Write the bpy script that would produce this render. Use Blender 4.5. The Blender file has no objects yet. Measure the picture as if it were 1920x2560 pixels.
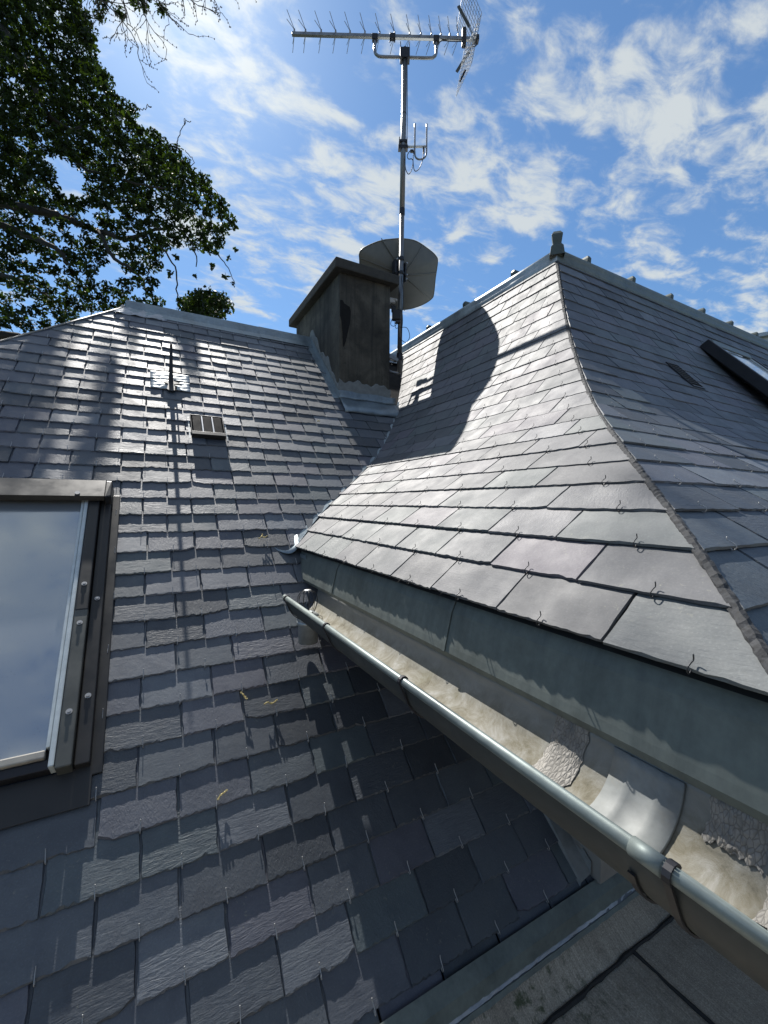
import bpy, math, random
import numpy as np
from mathutils import Vector, Matrix
R = math.radians
rnd = random.Random(7)
sc = bpy.context.scene
col = sc.collection

# ------------------------------------------------------------------ camera
cam_data = bpy.data.cameras.new("Camera")
cam = bpy.data.objects.new("Camera", cam_data); col.objects.link(cam)
cam_data.sensor_fit = 'VERTICAL'; cam_data.sensor_height = 36.0
cam_data.lens = 36.0 * 1051.0 / 2560.0
cam_data.clip_start = 0.02; cam_data.clip_end = 3000
CR = Vector((0.87626, -0.48179, 0.00643)); CD = Vector((-0.00366, -0.02000, -0.99979)); CF = Vector((0.48182, 0.87606, -0.01929))
cam.matrix_world = Matrix(((CR.x, -CD.x, -CF.x, 0), (CR.y, -CD.y, -CF.y, 0), (CR.z, -CD.z, -CF.z, 0), (0, 0, 0, 1)))
sc.camera = cam
sc.render.resolution_x = 768; sc.render.resolution_y = 1024

# ------------------------------------------------------------------ sky and sun
SUN_EL = 48.8
world = bpy.data.worlds.new("World"); sc.world = world; world.use_nodes = True
wn = world.node_tree; wn.nodes.clear()
def wnode(t, **kw):
    n = wn.nodes.new(t)
    for k, v in kw.items(): setattr(n, k, v)
    return n
def wmath(op, a, b=None, c=None, clamp=False):
    n = wnode('ShaderNodeMath', operation=op, use_clamp=clamp)
    for i, v in enumerate((a, b, c)):
        if v is None: continue
        if isinstance(v, (int, float)): n.inputs[i].default_value = v
        else: wn.links.new(v, n.inputs[i])
    return n.outputs[0]
def build_sky():
    L = wn.links.new
    out = wnode('ShaderNodeOutputWorld'); bg = wnode('ShaderNodeBackground'); L(bg.outputs[0], out.inputs[0])
    sky = wnode('ShaderNodeTexSky', sky_type='NISHITA'); sky.sun_disc = False
    sky.sun_elevation = R(SUN_EL); sky.sun_rotation = 0.0
    sky.air_density = 1.0; sky.dust_density = 0.25; sky.ozone_density = 3.0; sky.altitude = 100
    tc = wnode('ShaderNodeTexCoord')
    sep = wnode('ShaderNodeSeparateXYZ'); L(tc.outputs['Generated'], sep.inputs[0])
    x, y, z = sep.outputs
    # cloud layer: the view direction meets a high flat layer
    zz = wmath('ADD', wmath('MAXIMUM', z, 0.0), 0.10)
    u = wmath('DIVIDE', x, zz); v = wmath('DIVIDE', y, zz)
    comb = wnode('ShaderNodeCombineXYZ'); L(u, comb.inputs[0]); L(v, comb.inputs[1])
    mp = wnode('ShaderNodeMapping'); L(comb.outputs[0], mp.inputs[0])
    mp.inputs['Location'].default_value = SKY_OFF; mp.inputs['Rotation'].default_value = (0, 0, R(30)); mp.inputs['Scale'].default_value = (0.62, 1.0, 1)
    def noise(scale, detail, rough, dist, vec=None):
        n = wnode('ShaderNodeTexNoise'); n.inputs['Scale'].default_value = scale; n.inputs['Detail'].default_value = detail
        n.inputs['Roughness'].default_value = rough; n.inputs['Distortion'].default_value = dist
        L((vec or mp.outputs[0]), n.inputs['Vector']); return n.outputs['Fac']
    big = noise(1.05, 3, .5, .3); mid = noise(4.6, 5, .55, .5); fine = noise(12.5, 9, .60, .35)
    # thin veil towards the sun, broken patches elsewhere
    dots = wnode('ShaderNodeVectorMath', operation='DOT_PRODUCT'); L(tc.outputs['Generated'], dots.inputs[0]); dots.inputs[1].default_value = (0.02, math.cos(R(SUN_EL)), math.sin(R(SUN_EL)))
    near = wmath('MAXIMUM', dots.outputs['Value'], 0.0)
    halo = wmath('POWER', near, 7.0)
    s = wmath('MULTIPLY', big, 0.66); s = wmath('MULTIPLY_ADD', mid, 0.62, s); s = wmath('MULTIPLY_ADD', fine, 0.90, s)
    s = wmath('MULTIPLY_ADD', halo, 0.06, s)
    ramp = wnode('ShaderNodeMapRange', interpolation_type='SMOOTHSTEP'); L(s, ramp.inputs[0])
    ramp.inputs[1].default_value = CLOUD_LO; ramp.inputs[2].default_value = CLOUD_HI
    cloud = wmath('POWER', ramp.outputs[0], 1.25)
    horizon = wnode('ShaderNodeMapRange', interpolation_type='SMOOTHSTEP'); L(z, horizon.inputs[0]); horizon.inputs[1].default_value = 0.0; horizon.inputs[2].default_value = 0.12
    cloud = wmath('MULTIPLY', cloud, horizon.outputs[0])
    tint = wnode('ShaderNodeMix', data_type='RGBA', blend_type='MULTIPLY'); tint.inputs[0].default_value = 1.0
    gm = wnode('ShaderNodeGamma'); L(sky.outputs[0], gm.inputs[0]); gm.inputs[1].default_value = SKY_GAMMA
    L(gm.outputs[0], tint.inputs[6]); tint.inputs[7].default_value = SKY_TINT
    # lit cloud: white, far brighter near the sun
    br = wmath('MULTIPLY_ADD', wmath('POWER', near, 26.0), CLOUD_SUN, CLOUD_BASE)
    cc = wnode('ShaderNodeCombineColor'); L(wmath('MULTIPLY', br, 0.94), cc.inputs[0]); L(br, cc.inputs[1]); L(wmath('MULTIPLY', br, 1.00), cc.inputs[2])
    mix = wnode('ShaderNodeMix', data_type='RGBA'); L(wmath('MULTIPLY', cloud, 0.88), mix.inputs[0]); L(tint.outputs[2], mix.inputs[6]); L(cc.outputs[0], mix.inputs[7])
    # aureole of the sun in thin cloud
    au = wmath('MULTIPLY', wmath('POWER', near, 60.0), AUREOLE)
    ac = wnode('ShaderNodeCombineColor'); L(au, ac.inputs[0]); L(au, ac.inputs[1]); L(wmath('MULTIPLY', au, .96), ac.inputs[2])
    add = wnode('ShaderNodeMix', data_type='RGBA', blend_type='ADD'); add.inputs[0].default_value = 1.0
    L(mix.outputs[2], add.inputs[6]); L(ac.outputs[0], add.inputs[7])
    L(add.outputs[2], bg.inputs[0]); bg.inputs[1].default_value = SKY_STRENGTH
SKY_OFF = (3.3, -6.1, 0.0); CLOUD_LO, CLOUD_HI = 1.025, 1.31
SKY_GAMMA = 0.80; SKY_TINT = (0.86, 1.20, 1.50, 1); CLOUD_BASE, CLOUD_SUN, AUREOLE = 5.7, 1.0, 1.6
SKY_STRENGTH = 0.078
build_sky()
sun_d = bpy.data.lights.new("Sun", 'SUN'); sun_d.energy = 5.0; sun_d.angle = R(0.5); sun_d.color = (1.0, 0.96, 0.90)
sun = bpy.data.objects.new("Sun", sun_d); col.objects.link(sun); sun.rotation_euler = (-(math.pi/2 - R(SUN_EL)), 0, 0); sun.location = (0, 20, 30)
vs = sc.view_settings; vs.view_transform = 'Standard'; vs.look = 'None'; vs.gamma = 1.0; vs.use_curve_mapping = False
vs.exposure = 0.75

# ------------------------------------------------------------------ helpers
class MB:
    """Collects vertices and faces; build() links them as one mesh object."""
    def __init__(s): s.v = []; s.f = []
    def face(s, pts):
        n = len(s.v); s.v += [tuple(p) for p in pts]; s.f.append(tuple(range(n, n+len(pts))))
    def raw(s, vs_, fs):
        n = len(s.v); s.v += [tuple(p) for p in vs_]; s.f += [tuple(i+n for i in f) for f in fs]
    def hexa(s, lo, hi):      # lo, hi: four corners each, same order
        s.raw(list(lo)+list(hi), [(3,2,1,0),(4,5,6,7),(0,1,5,4),(1,2,6,5),(2,3,7,6),(3,0,4,7)])
    def box(s, c, d, ax=None):
        ax = ax or (Vector((1,0,0)), Vector((0,1,0)), Vector((0,0,1)))
        c = Vector(c); a, b, e = (ax[i]*d[i]*.5 for i in range(3))
        s.hexa([c-a-b-e, c+a-b-e, c+a+b-e, c-a+b-e], [c-a-b+e, c+a-b+e, c+a+b+e, c-a+b+e])
    def bar(s, p, q, w, h, up=(0,0,1)):
        p, q = Vector(p), Vector(q); d = (q-p).normalized(); u = Vector(up); sx = d.cross(u)
        if sx.length < 1e-5: sx = d.cross(Vector((1,0,0)))
        sx.normalize(); u = sx.cross(d).normalized(); a = sx*w*.5; b = u*h*.5
        s.hexa([p-a-b, p+a-b, p+a+b, p-a+b], [q-a-b, q+a-b, q+a+b, q-a+b])
    def tube(s, pts, r, n=8, cap=True):
        pts = [Vector(p) for p in pts]; rs = r if isinstance(r, (list, tuple)) else [r]*len(pts)
        base = len(s.v); prev = None
        for i, p in enumerate(pts):
            d = (pts[min(i+1, len(pts)-1)] - pts[max(i-1, 0)]).normalized()
            if prev is None:
                a = d.orthogonal().normalized()
            else:
                a = prev - d*prev.dot(d)
                a = a.normalized() if a.length > 1e-6 else d.orthogonal().normalized()
            prev = a; b = d.cross(a)
            for k in range(n):
                t = 2*math.pi*k/n; s.v.append(tuple(p + (a*math.cos(t) + b*math.sin(t))*rs[i]))
        for i in range(len(pts)-1):
            for k in range(n):
                k2 = (k+1) % n; s.f.append((base+i*n+k, base+i*n+k2, base+(i+1)*n+k2, base+(i+1)*n+k))
        if cap:
            s.f.append(tuple(base+k for k in reversed(range(n)))); e = base+(len(pts)-1)*n; s.f.append(tuple(e+k for k in range(n)))
    def sweep(s, sections, closed=False):
        base = len(s.v); n = len(sections[0])
        for sec in sections: s.v += [tuple(p) for p in sec]
        for i in range(len(sections)-1):
            for k in range(n if closed else n-1):
                k2 = (k+1) % n; s.f.append((base+i*n+k, base+i*n+k2, base+(i+1)*n+k2, base+(i+1)*n+k))
    def build(s, name, mat, parent=None, smooth=False, bevel=0.0, solid=0.0, **props):
        me = bpy.data.meshes.new(name)
        off = parent_world(parent) if parent else Vector((0,0,0))
        me.from_pydata([(x-off.x, y-off.y, z-off.z) for x, y, z in s.v], [], s.f); me.update()
        me.materials.append(mat)
        if smooth: me.polygons.foreach_set('use_smooth', [True]*len(me.polygons))
        o = bpy.data.objects.new(name, me); col.objects.link(o)
        if parent: o.parent = parent
        if solid:
            m = o.modifiers.new('s', 'SOLIDIFY'); m.thickness = solid; m.offset = 0
        if bevel:
            m = o.modifiers.new('b', 'BEVEL'); m.width = bevel; m.segments = 2; m.limit_method = 'ANGLE'; m.harden_normals = False
        for k, v in props.items(): o[k] = v
        return o
def parent_world(o):
    p = Vector((0,0,0))
    while o: p += o.location; o = o.parent
    return p
def thing(name, label, cat, loc, group=None):
    o = bpy.data.objects.new(name, None); col.objects.link(o); o.location = loc; o.empty_display_size = .1
    o['label'] = label; o['category'] = cat
    if group: o['group'] = group
    return o
def tag(o, label, cat, group=None):
    o['label'] = label; o['category'] = cat
    if group: o['group'] = group
    return o
def spline(ctrl, n):      # Catmull-Rom through control points
    P = [Vector(p) for p in ctrl]; P = [P[0]*2-P[1]] + P + [P[-1]*2-P[-2]]; out = []
    for i in range(1, len(P)-2):
        for k in range(n):
            t = k/n; a, b, c, d = P[i-1], P[i], P[i+1], P[i+2]
            out.append(.5*((2*b) + (c-a)*t + (2*a-5*b+4*c-d)*t*t + (3*b-a-3*c+d)*t**3))
    out.append(P[-2]); return out

# ------------------------------------------------------------------ materials
def mat(name, rough=.5, base=(.5,.5,.5), metal=0.0, spec=.5):
    m = bpy.data.materials.new(name); m.use_nodes = True; nt = m.node_tree; b = nt.nodes['Principled BSDF']
    b.inputs['Base Color'].default_value = (*base, 1); b.inputs['Roughness'].default_value = rough
    b.inputs['Metallic'].default_value = metal; b.inputs['Specular IOR Level'].default_value = spec
    return m, nt, b
def nd(nt, t, ins=None, **kw):
    n = nt.nodes.new(t)
    for k, v in kw.items(): setattr(n, k, v)
    for k, v in (ins or {}).items():
        if hasattr(v, 'is_linked') or hasattr(v, 'links'): nt.links.new(v, n.inputs[k])
        else: n.inputs[k].default_value = v
    return n
def coord(nt, scale=(1,1,1), rot=(0,0,0), add=None):
    g = nd(nt, 'ShaderNodeNewGeometry')
    v = g.outputs['Position']
    if add is not None:
        vm = nd(nt, 'ShaderNodeVectorMath', operation='ADD'); nt.links.new(v, vm.inputs[0]); nt.links.new(add, vm.inputs[1]); v = vm.outputs[0]
    m = nd(nt, 'ShaderNodeMapping'); nt.links.new(v, m.inputs[0]); m.inputs['Scale'].default_value = scale; m.inputs['Rotation'].default_value = rot
    return m.outputs[0]
def noise(nt, vec, scale, detail=5, rough=.55, dist=0.0):
    n = nd(nt, 'ShaderNodeTexNoise', {'Scale': scale, 'Detail': detail, 'Roughness': rough, 'Distortion': dist}); nt.links.new(vec, n.inputs['Vector']); return n.outputs['Fac']
def ramp(nt, fac, stops):
    r = nd(nt, 'ShaderNodeValToRGB'); nt.links.new(fac, r.inputs[0]); e = r.color_ramp.elements
    while len(e) < len(stops): e.new(.5)
    for i, (p, c) in enumerate(stops): e[i].position = p; e[i].color = (*c, 1) if len(c) == 3 else c
    return r.outputs[0]
def mapr(nt, v, a, b, c, d):
    n = nd(nt, 'ShaderNodeMapRange', {1: a, 2: b, 3: c, 4: d}); nt.links.new(v, n.inputs[0]); return n.outputs[0]
def mixc(nt, fac, a, b, blend='MIX'):
    n = nd(nt, 'ShaderNodeMix', data_type='RGBA', blend_type=blend)
    for i, v in ((0, fac), (6, a), (7, b)):
        if hasattr(v, 'links'): nt.links.new(v, n.inputs[i])
        elif i == 0: n.inputs[0].default_value = v
        else: n.inputs[i].default_value = (*v, 1)
    return n.outputs[2]
def bump(nt, b, h, strength, dist, prev=None):
    n = nd(nt, 'ShaderNodeBump', {'Strength': strength, 'Distance': dist}); nt.links.new(h, n.inputs['Height'])
    if prev is not None: nt.links.new(prev, n.inputs['Normal'])
    nt.links.new(n.outputs[0], b.inputs['Normal']); return n.outputs[0]

def m_slate(name, dark, light, rlo, rhi, cl=.40, so=.35, spec=1.0):
    m, nt, b = mat(name, .45, spec=spec)
    g = nd(nt, 'ShaderNodeNewGeometry'); isl = g.outputs['Random Per Island']
    sc_ = nd(nt, 'ShaderNodeVectorMath', operation='SCALE'); sc_.inputs[0].default_value = (37, 53, 71); nt.links.new(isl, sc_.inputs['Scale'])
    off = sc_.outputs[0]
    v = coord(nt, add=off)
    md = tuple((d+l)/2 for d, l in zip(dark, light))
    c = ramp(nt, isl, [(0, tuple(q*.78 for q in dark)), (.12, dark), (.35, md), (.55, (md[0]*.92, md[1]*1.04, md[2]*.97)), (.75, (md[0]*1.10, md[1]*.98, md[2]*1.06)), (.93, light), (1, tuple(q*1.22 for q in light))])
    blot = noise(nt, v, 14, 6, .6, .4)
    c = mixc(nt, 1.0, c, ramp(nt, blot, [(.30, (.80,.80,.83)), (.52, (1,1,1)), (.75, (1.14,1.13,1.09))]), 'MULTIPLY')
    speck = noise(nt, v, 260, 2, .5)
    c = mixc(nt, 1.0, c, ramp(nt, speck, [(.36, (.90,.90,.90)), (.62, (1.02,1.02,1.02)), (.74, (1.28,1.28,1.26))]), 'MULTIPLY')
    # thin lichen / lime wash over part of the roof
    big = noise(nt, coord(nt), 1.6, 5, .6, .5)
    c = mixc(nt, mapr(nt, big, .52, .80, 0, .25), c, (.13,.14,.12))
    lich = noise(nt, v, 95, 5, .7, .6); spots = noise(nt, coord(nt), 5, 4, .6)
    lm = nd(nt, 'ShaderNodeMath', operation='MULTIPLY'); nt.links.new(mapr(nt, lich, .60, .68, 0, .7), lm.inputs[0]); nt.links.new(mapr(nt, spots, .50, .66, 0, 1), lm.inputs[1])
    c = mixc(nt, lm.outputs[0], c, (.21,.21,.165))
    nt.links.new(c, b.inputs['Base Color'])
    rr = noise(nt, v, 9, 4, .6); nt.links.new(mapr(nt, rr, .3, .7, rlo, rhi), b.inputs['Roughness'])
    ca = noise(nt, coord(nt, (150, 26, 120), (0.25, 0.5, 0.75), off), 1.0, 4, .6, .8); cb = noise(nt, coord(nt, (26, 150, 120), (0.15, -0.3, 0.55), off), 1.0, 4, .6, .8)
    sw_ = nd(nt, 'ShaderNodeMath', {1: 7.31}, operation='MULTIPLY'); nt.links.new(isl, sw_.inputs[0]); fr = nd(nt, 'ShaderNodeMath', operation='FRACT'); nt.links.new(sw_.outputs[0], fr.inputs[0])
    cleft = nd(nt, 'ShaderNodeMix', data_type='FLOAT'); nt.links.new(mapr(nt, fr.outputs[0], .4, .6, 0, 1), cleft.inputs[0]); nt.links.new(ca, cleft.inputs[2]); nt.links.new(cb, cleft.inputs[3]); cleft = cleft.outputs[0]
    fine = noise(nt, v, 55, 6, .65, .3)
    soft = noise(nt, v, 7, 3, .5)
    n1 = bump(nt, b, cleft, cl, .0035)
    s2 = nd(nt, 'ShaderNodeMath', {1: 13.7}, operation='MULTIPLY'); nt.links.new(isl, s2.inputs[0]); f2 = nd(nt, 'ShaderNodeMath', operation='FRACT'); nt.links.new(s2.outputs[0], f2.inputs[0])
    nt.links.new(mapr(nt, f2.outputs[0], 0, 1, cl*.15, cl*1.35), n1.node.inputs['Strength']); n2 = bump(nt, b, fine, cl*.7, .0022, n1); bump(nt, b, soft, so, .006, n2)
    return m
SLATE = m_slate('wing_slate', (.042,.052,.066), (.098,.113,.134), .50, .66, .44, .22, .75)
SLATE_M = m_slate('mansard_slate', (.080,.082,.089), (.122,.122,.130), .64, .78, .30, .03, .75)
SLATE_D = m_slate('edge_slate', (.05,.05,.052), (.12,.12,.115), .5, .8)

def m_zinc(name, base, metal=.55, r0=.34, r1=.60, streak=(1,1,.25), dirt=.3, dirtc=(.16,.15,.125)):
    m, nt, b = mat(name, .45, base, metal)
    v = coord(nt, streak)
    n = noise(nt, v, 9, 7, .62, .3); f = noise(nt, coord(nt), 60, 5, .6)
    c = mixc(nt, 1.0, base, ramp(nt, n, [(.28, (.66,.68,.70)), (.5, (1,1,1)), (.72, (1.22,1.22,1.20))]), 'MULTIPLY')
    d = noise(nt, coord(nt), 5.5, 8, .65, .6)
    c = mixc(nt, mapr(nt, d, .50, .72, 0, dirt), c, dirtc)
    c = mixc(nt, 1.0, c, ramp(nt, f, [(.3, (.88,.88,.88)), (.7, (1.1,1.1,1.1))]), 'MULTIPLY')
    nt.links.new(c, b.inputs['Base Color']); nt.links.new(mapr(nt, n, .3, .7, r0, r1), b.inputs['Roughness'])
    n1 = bump(nt, b, noise(nt, coord(nt), 6, 3, .5), .35, .006); bump(nt, b, f, .10, .001, n1)
    return m
ZINC = m_zinc('weathered_zinc', (.40,.43,.44))
ZINC_B = m_zinc('bluish_zinc', (.24,.29,.32), .5, .34, .55)
ZINC_G = m_zinc('green_grey_zinc', (.17,.20,.195), .4, .38, .62, (1,.25,1))
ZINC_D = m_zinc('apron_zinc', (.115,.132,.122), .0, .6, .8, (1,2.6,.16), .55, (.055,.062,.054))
LEAD = m_zinc('bright_lead', (.42,.43,.45), .5, .40, .6)
DARKZ = m_zinc('dark_green_zinc', (.075,.095,.088), .3, .4, .65)
STEEL, nt, b = mat('hook_steel', .5, (.38,.38,.38), .8)
nt.links.new(mapr(nt, noise(nt, coord(nt), 90, 3), .3, .7, .45, .65), b.inputs['Roughness'])
HOOKD, nt, b = mat('dull_hook_steel', .42, (.055,.055,.058), .6)
nt.links.new(mapr(nt, noise(nt, coord(nt), 90, 3), .3, .7, .3, .6), b.inputs['Roughness'])
GALV = m_zinc('galvanised_pole', (.20,.205,.21), .7, .28, .48, (1,1,.1), .45, (.17,.145,.12))
ALU = m_zinc('antenna_aluminium', (.26,.265,.27), .8, .25, .42, (1,1,1), .25)
def m_plain(name, base, rough, var=.2, scale=25, bmp=.15, metal=0.0, spec=.5):
    m, nt, b = mat(name, rough, base, metal, spec)
    n = noise(nt, coord(nt), scale, 6, .6)
    nt.links.new(mixc(nt, 1.0, base, ramp(nt, n, [(.3, (1-var,)*3), (.7, (1+var,)*3)]), 'MULTIPLY'), b.inputs['Base Color'])
    nt.links.new(mapr(nt, n, .3, .7, max(rough-.1, .05), rough+.1), b.inputs['Roughness'])
    bump(nt, b, noise(nt, coord(nt), scale*3, 4), bmp, .001); return m
BLACK = m_plain('black_plastic', (.018,.018,.019), .5)
BROWN = m_plain('brown_lacquered_aluminium', (.029,.028,.027), .40, .15, 12, .08, .25)
BROWN_L = m_plain('faded_lacquered_aluminium', (.085,.088,.080), .45, .18, 14, .08, .3)
GREYPVC = m_plain('pale_seal', (.50,.55,.56), .42, .12, 30, .05)
DISH = m_plain('dish_back_paint', (.12,.12,.105), .5, .10, 20, .05)
WHITE = m_plain('white_paint', (.75,.75,.72), .45, .08)
ANTHR = m_plain('anthracite_metal', (.022,.022,.026), .45, .2, 16, .06, .3)
DARK = m_plain('dark_void', (.010,.010,.010), .9)
CATKIN = m_plain('dry_catkin', (.55,.45,.20), .8, .3, 120, .3)

def m_concrete():
    m, nt, b = mat('chimney_render', .9)
    v = coord(nt)
    n = noise(nt, v, 5, 9, .62, .5)
    c = ramp(nt, n, [(.30, (.030,.027,.021)), (.48, (.062,.055,.042)), (.70, (.125,.112,.086))])
    st = noise(nt, coord(nt, (1, 1, .06)), 16, 6, .6, .2)
    c = mixc(nt, mapr(nt, st, .48, .70, 0, .85), c, (.020,.019,.017))
    bl = noise(nt, v, 42, 5, .6); c = mixc(nt, mapr(nt, bl, .60, .70, 0, .6), c, (.014,.014,.013))
    nt.links.new(c, b.inputs['Base Color'])
    n1 = bump(nt, b, noise(nt, v, 130, 6, .7), .55, .003); bump(nt, b, noise(nt, v, 12, 5), .4, .008, n1)
    return m
CONC = m_concrete()
CAPC = m_plain('cap_concrete', (.050,.046,.039), .9, .35, 30, .6)
MORTAR = m_plain('pale_mortar', (.20,.21,.205), .9, .22, 22, .5)
TAR = m_plain('tar_stain', (.007,.006,.005), .95, .3, 40, .5)
WALLM = m_plain('beige_render', (.27,.25,.22), .9, .14, 10, .25)
SOFF = m_plain('dark_soffit', (.022,.021,.020), .8)

def m_gutter():
    m, nt, b = mat('silted_gutter_zinc', .55, (.4,.4,.4), .35)
    v = coord(nt); geo = nd(nt, 'ShaderNodeNewGeometry'); sp = nd(nt, 'ShaderNodeSeparateXYZ'); nt.links.new(geo.outputs['Position'], sp.inputs[0])
    zn = noise(nt, coord(nt, (1,.4,1)), 12, 7, .6)
    c = ramp(nt, zn, [(.3, (.15,.158,.152)), (.7, (.25,.258,.25))])
    # silt settled along the bottom of the trough, in patches
    n = noise(nt, v, 7, 8, .66, .5); h = nd(nt, 'ShaderNodeMath', {1: .055}, operation='MULTIPLY'); nt.links.new(n, h.inputs[0])
    lev = nd(nt, 'ShaderNodeMath', operation='SUBTRACT'); nt.links.new(h.outputs[0], lev.inputs[0]); nt.links.new(sp.outputs[2], lev.inputs[1])
    f = mapr(nt, lev.outputs[0], .405, .462, 0, .92)
    n2 = noise(nt, v, 21, 9, .74, .7); silt = ramp(nt, n2, [(.30, (.060,.050,.028)), (.43, (.145,.130,.090)), (.56, (.215,.205,.170)), (.70, (.31,.305,.285))])
    c = mixc(nt, f, c, silt)
    g = noise(nt, coord(nt), 9, 5, .6); gg = nd(nt, 'ShaderNodeMath', operation='MULTIPLY'); nt.links.new(mapr(nt, g, .60, .72, 0, .55), gg.inputs[0]); nt.links.new(f, gg.inputs[1])
    c = mixc(nt, gg.outputs[0], c, (.10,.09,.035))
    nt.links.new(c, b.inputs['Base Color']); nt.links.new(mapr(nt, f, 0, 1, .45, .9), b.inputs['Roughness'])
    nt.links.new(mapr(nt, f, 0, 1, .4, 0), b.inputs['Metallic'])
    n1 = bump(nt, b, n2, .5, .002); bump(nt, b, noise(nt, v, 8, 3), .3, .006, n1)
    return m
UNDER = m_zinc('shade_toned_underside', (.045,.050,.049), .2, .5, .7, (1,.25,1))
GUTT = m_gutter()
def m_patch():
    m, nt, b = mat('cracked_sealant', .7, (.4,.4,.38))
    v = coord(nt); vo = nd(nt, 'ShaderNodeTexVoronoi', {'Scale': 1.0}, feature='DISTANCE_TO_EDGE'); nt.links.new(coord(nt, (90, 210, 90), (0,0,.5)), vo.inputs['Vector'])
    n = noise(nt, v, 40, 7, .65)
    c = ramp(nt, n, [(.3, (.13,.125,.115)), (.7, (.30,.285,.26))]); c = mixc(nt, mapr(nt, vo.outputs['Distance'], 0, .10, .8, 0), c, (.09,.085,.075))
    nt.links.new(c, b.inputs['Base Color']); n1 = bump(nt, b, vo.outputs['Distance'], .6, .004); bump(nt, b, n, .5, .003, n1); return m
PATCH = m_patch()
def m_felt():
    m, nt, b = mat('mineral_felt', .95)
    v = coord(nt); n = noise(nt, v, 4, 8, .65, .4); g = noise(nt, v, 300, 3, .6); st = noise(nt, coord(nt, (230, 5, 1)), 1.0, 3, .5)
    c = ramp(nt, n, [(.3, (.30,.26,.205)), (.7, (.52,.455,.36))])
    c = mixc(nt, 1.0, c, ramp(nt, g, [(.32, (.62,.62,.62)), (.6, (1.05,1.05,1.05)), (.75, (1.5,1.5,1.45))]), 'MULTIPLY')
    c = mixc(nt, 1.0, c, ramp(nt, st, [(.35, (.84,.84,.84)), (.65, (1.10,1.10,1.10))]), 'MULTIPLY')
    sp = nd(nt, 'ShaderNodeSeparateXYZ'); gg = nd(nt, 'ShaderNodeNewGeometry'); nt.links.new(gg.outputs['Position'], sp.inputs[0])
    ms = noise(nt, v, 24, 7, .7, .3); near = mapr(nt, sp.outputs[0], 1.0, 1.35, 1.0, .0); k = nd(nt, 'ShaderNodeMath', operation='MULTIPLY'); nt.links.new(mapr(nt, ms, .52, .64, 0, .85), k.inputs[0]); nt.links.new(near, k.inputs[1])
    c = mixc(nt, k.outputs[0], c, (.045,.062,.025))
    nt.links.new(c, b.inputs['Base Color']); n1 = bump(nt, b, g, .6, .0015); bump(nt, b, st, .35, .002, n1); return m
FELT = m_felt()
def m_glass(name, base, ior):
    m, nt, b = mat(name, .06, base); b.inputs['IOR'].default_value = ior; b.inputs['Metallic'].default_value = .62
    n = noise(nt, coord(nt), 7, 6, .6); nt.links.new(mapr(nt, n, .4, .75, .06, .22), b.inputs['Roughness'])
    d = noise(nt, coord(nt, (1,1,1)), 160, 3, .5); nt.links.new(mixc(nt, mapr(nt, d, .66, .72, 0, .35), base, (.25,.26,.26)), b.inputs['Base Color'])
    return m
GLASS = m_glass('window_glass', (.40,.43,.45), 1.6)
def m_leaf(name, a, c2, tr):
    m = bpy.data.materials.new(name); m.use_nodes = True; nt = m.node_tree; b = nt.nodes['Principled BSDF']; out = nt.nodes['Material Output']
    g = nd(nt, 'ShaderNodeNewGeometry'); c = ramp(nt, g.outputs['Random Per Island'], [(0, a), (1, c2)])
    nt.links.new(c, b.inputs['Base Color']); b.inputs['Roughness'].default_value = .6; b.inputs['Specular IOR Level'].default_value = .25
    t = nd(nt, 'ShaderNodeBsdfTranslucent'); nt.links.new(mixc(nt, 1.0, c, (1.7,1.9,.6), 'MULTIPLY'), t.inputs[0])
    mx = nd(nt, 'ShaderNodeMixShader', {0: tr}); nt.links.new(b.outputs[0], mx.inputs[1]); nt.links.new(t.outputs[0], mx.inputs[2]); nt.links.new(mx.outputs[0], out.inputs[0]); return m
LEAF = m_leaf('oak_leaf', (.008,.014,.004), (.030,.048,.009), .30)
BARK = m_plain('bark', (.040,.034,.028), .9, .4, 20, .8)
TWIGM = m_plain('twig_bark', (.10,.075,.055), .85, .3, 40, .3)
SIDING = m_plain('pale_siding', (.50,.54,.55), .6, .08, 6, .05)
GRASS = m_plain('lawn', (.030,.042,.016), .95, .4, 1.5, .3)

# ------------------------------------------------------------------ ground
g = MB(); g.face([(-900,-900,-7.2),(900,-900,-7.2),(900,900,-7.2),(-900,900,-7.2)])
gr = g.build('ground', GRASS); gr['kind'] = 'structure'

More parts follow.
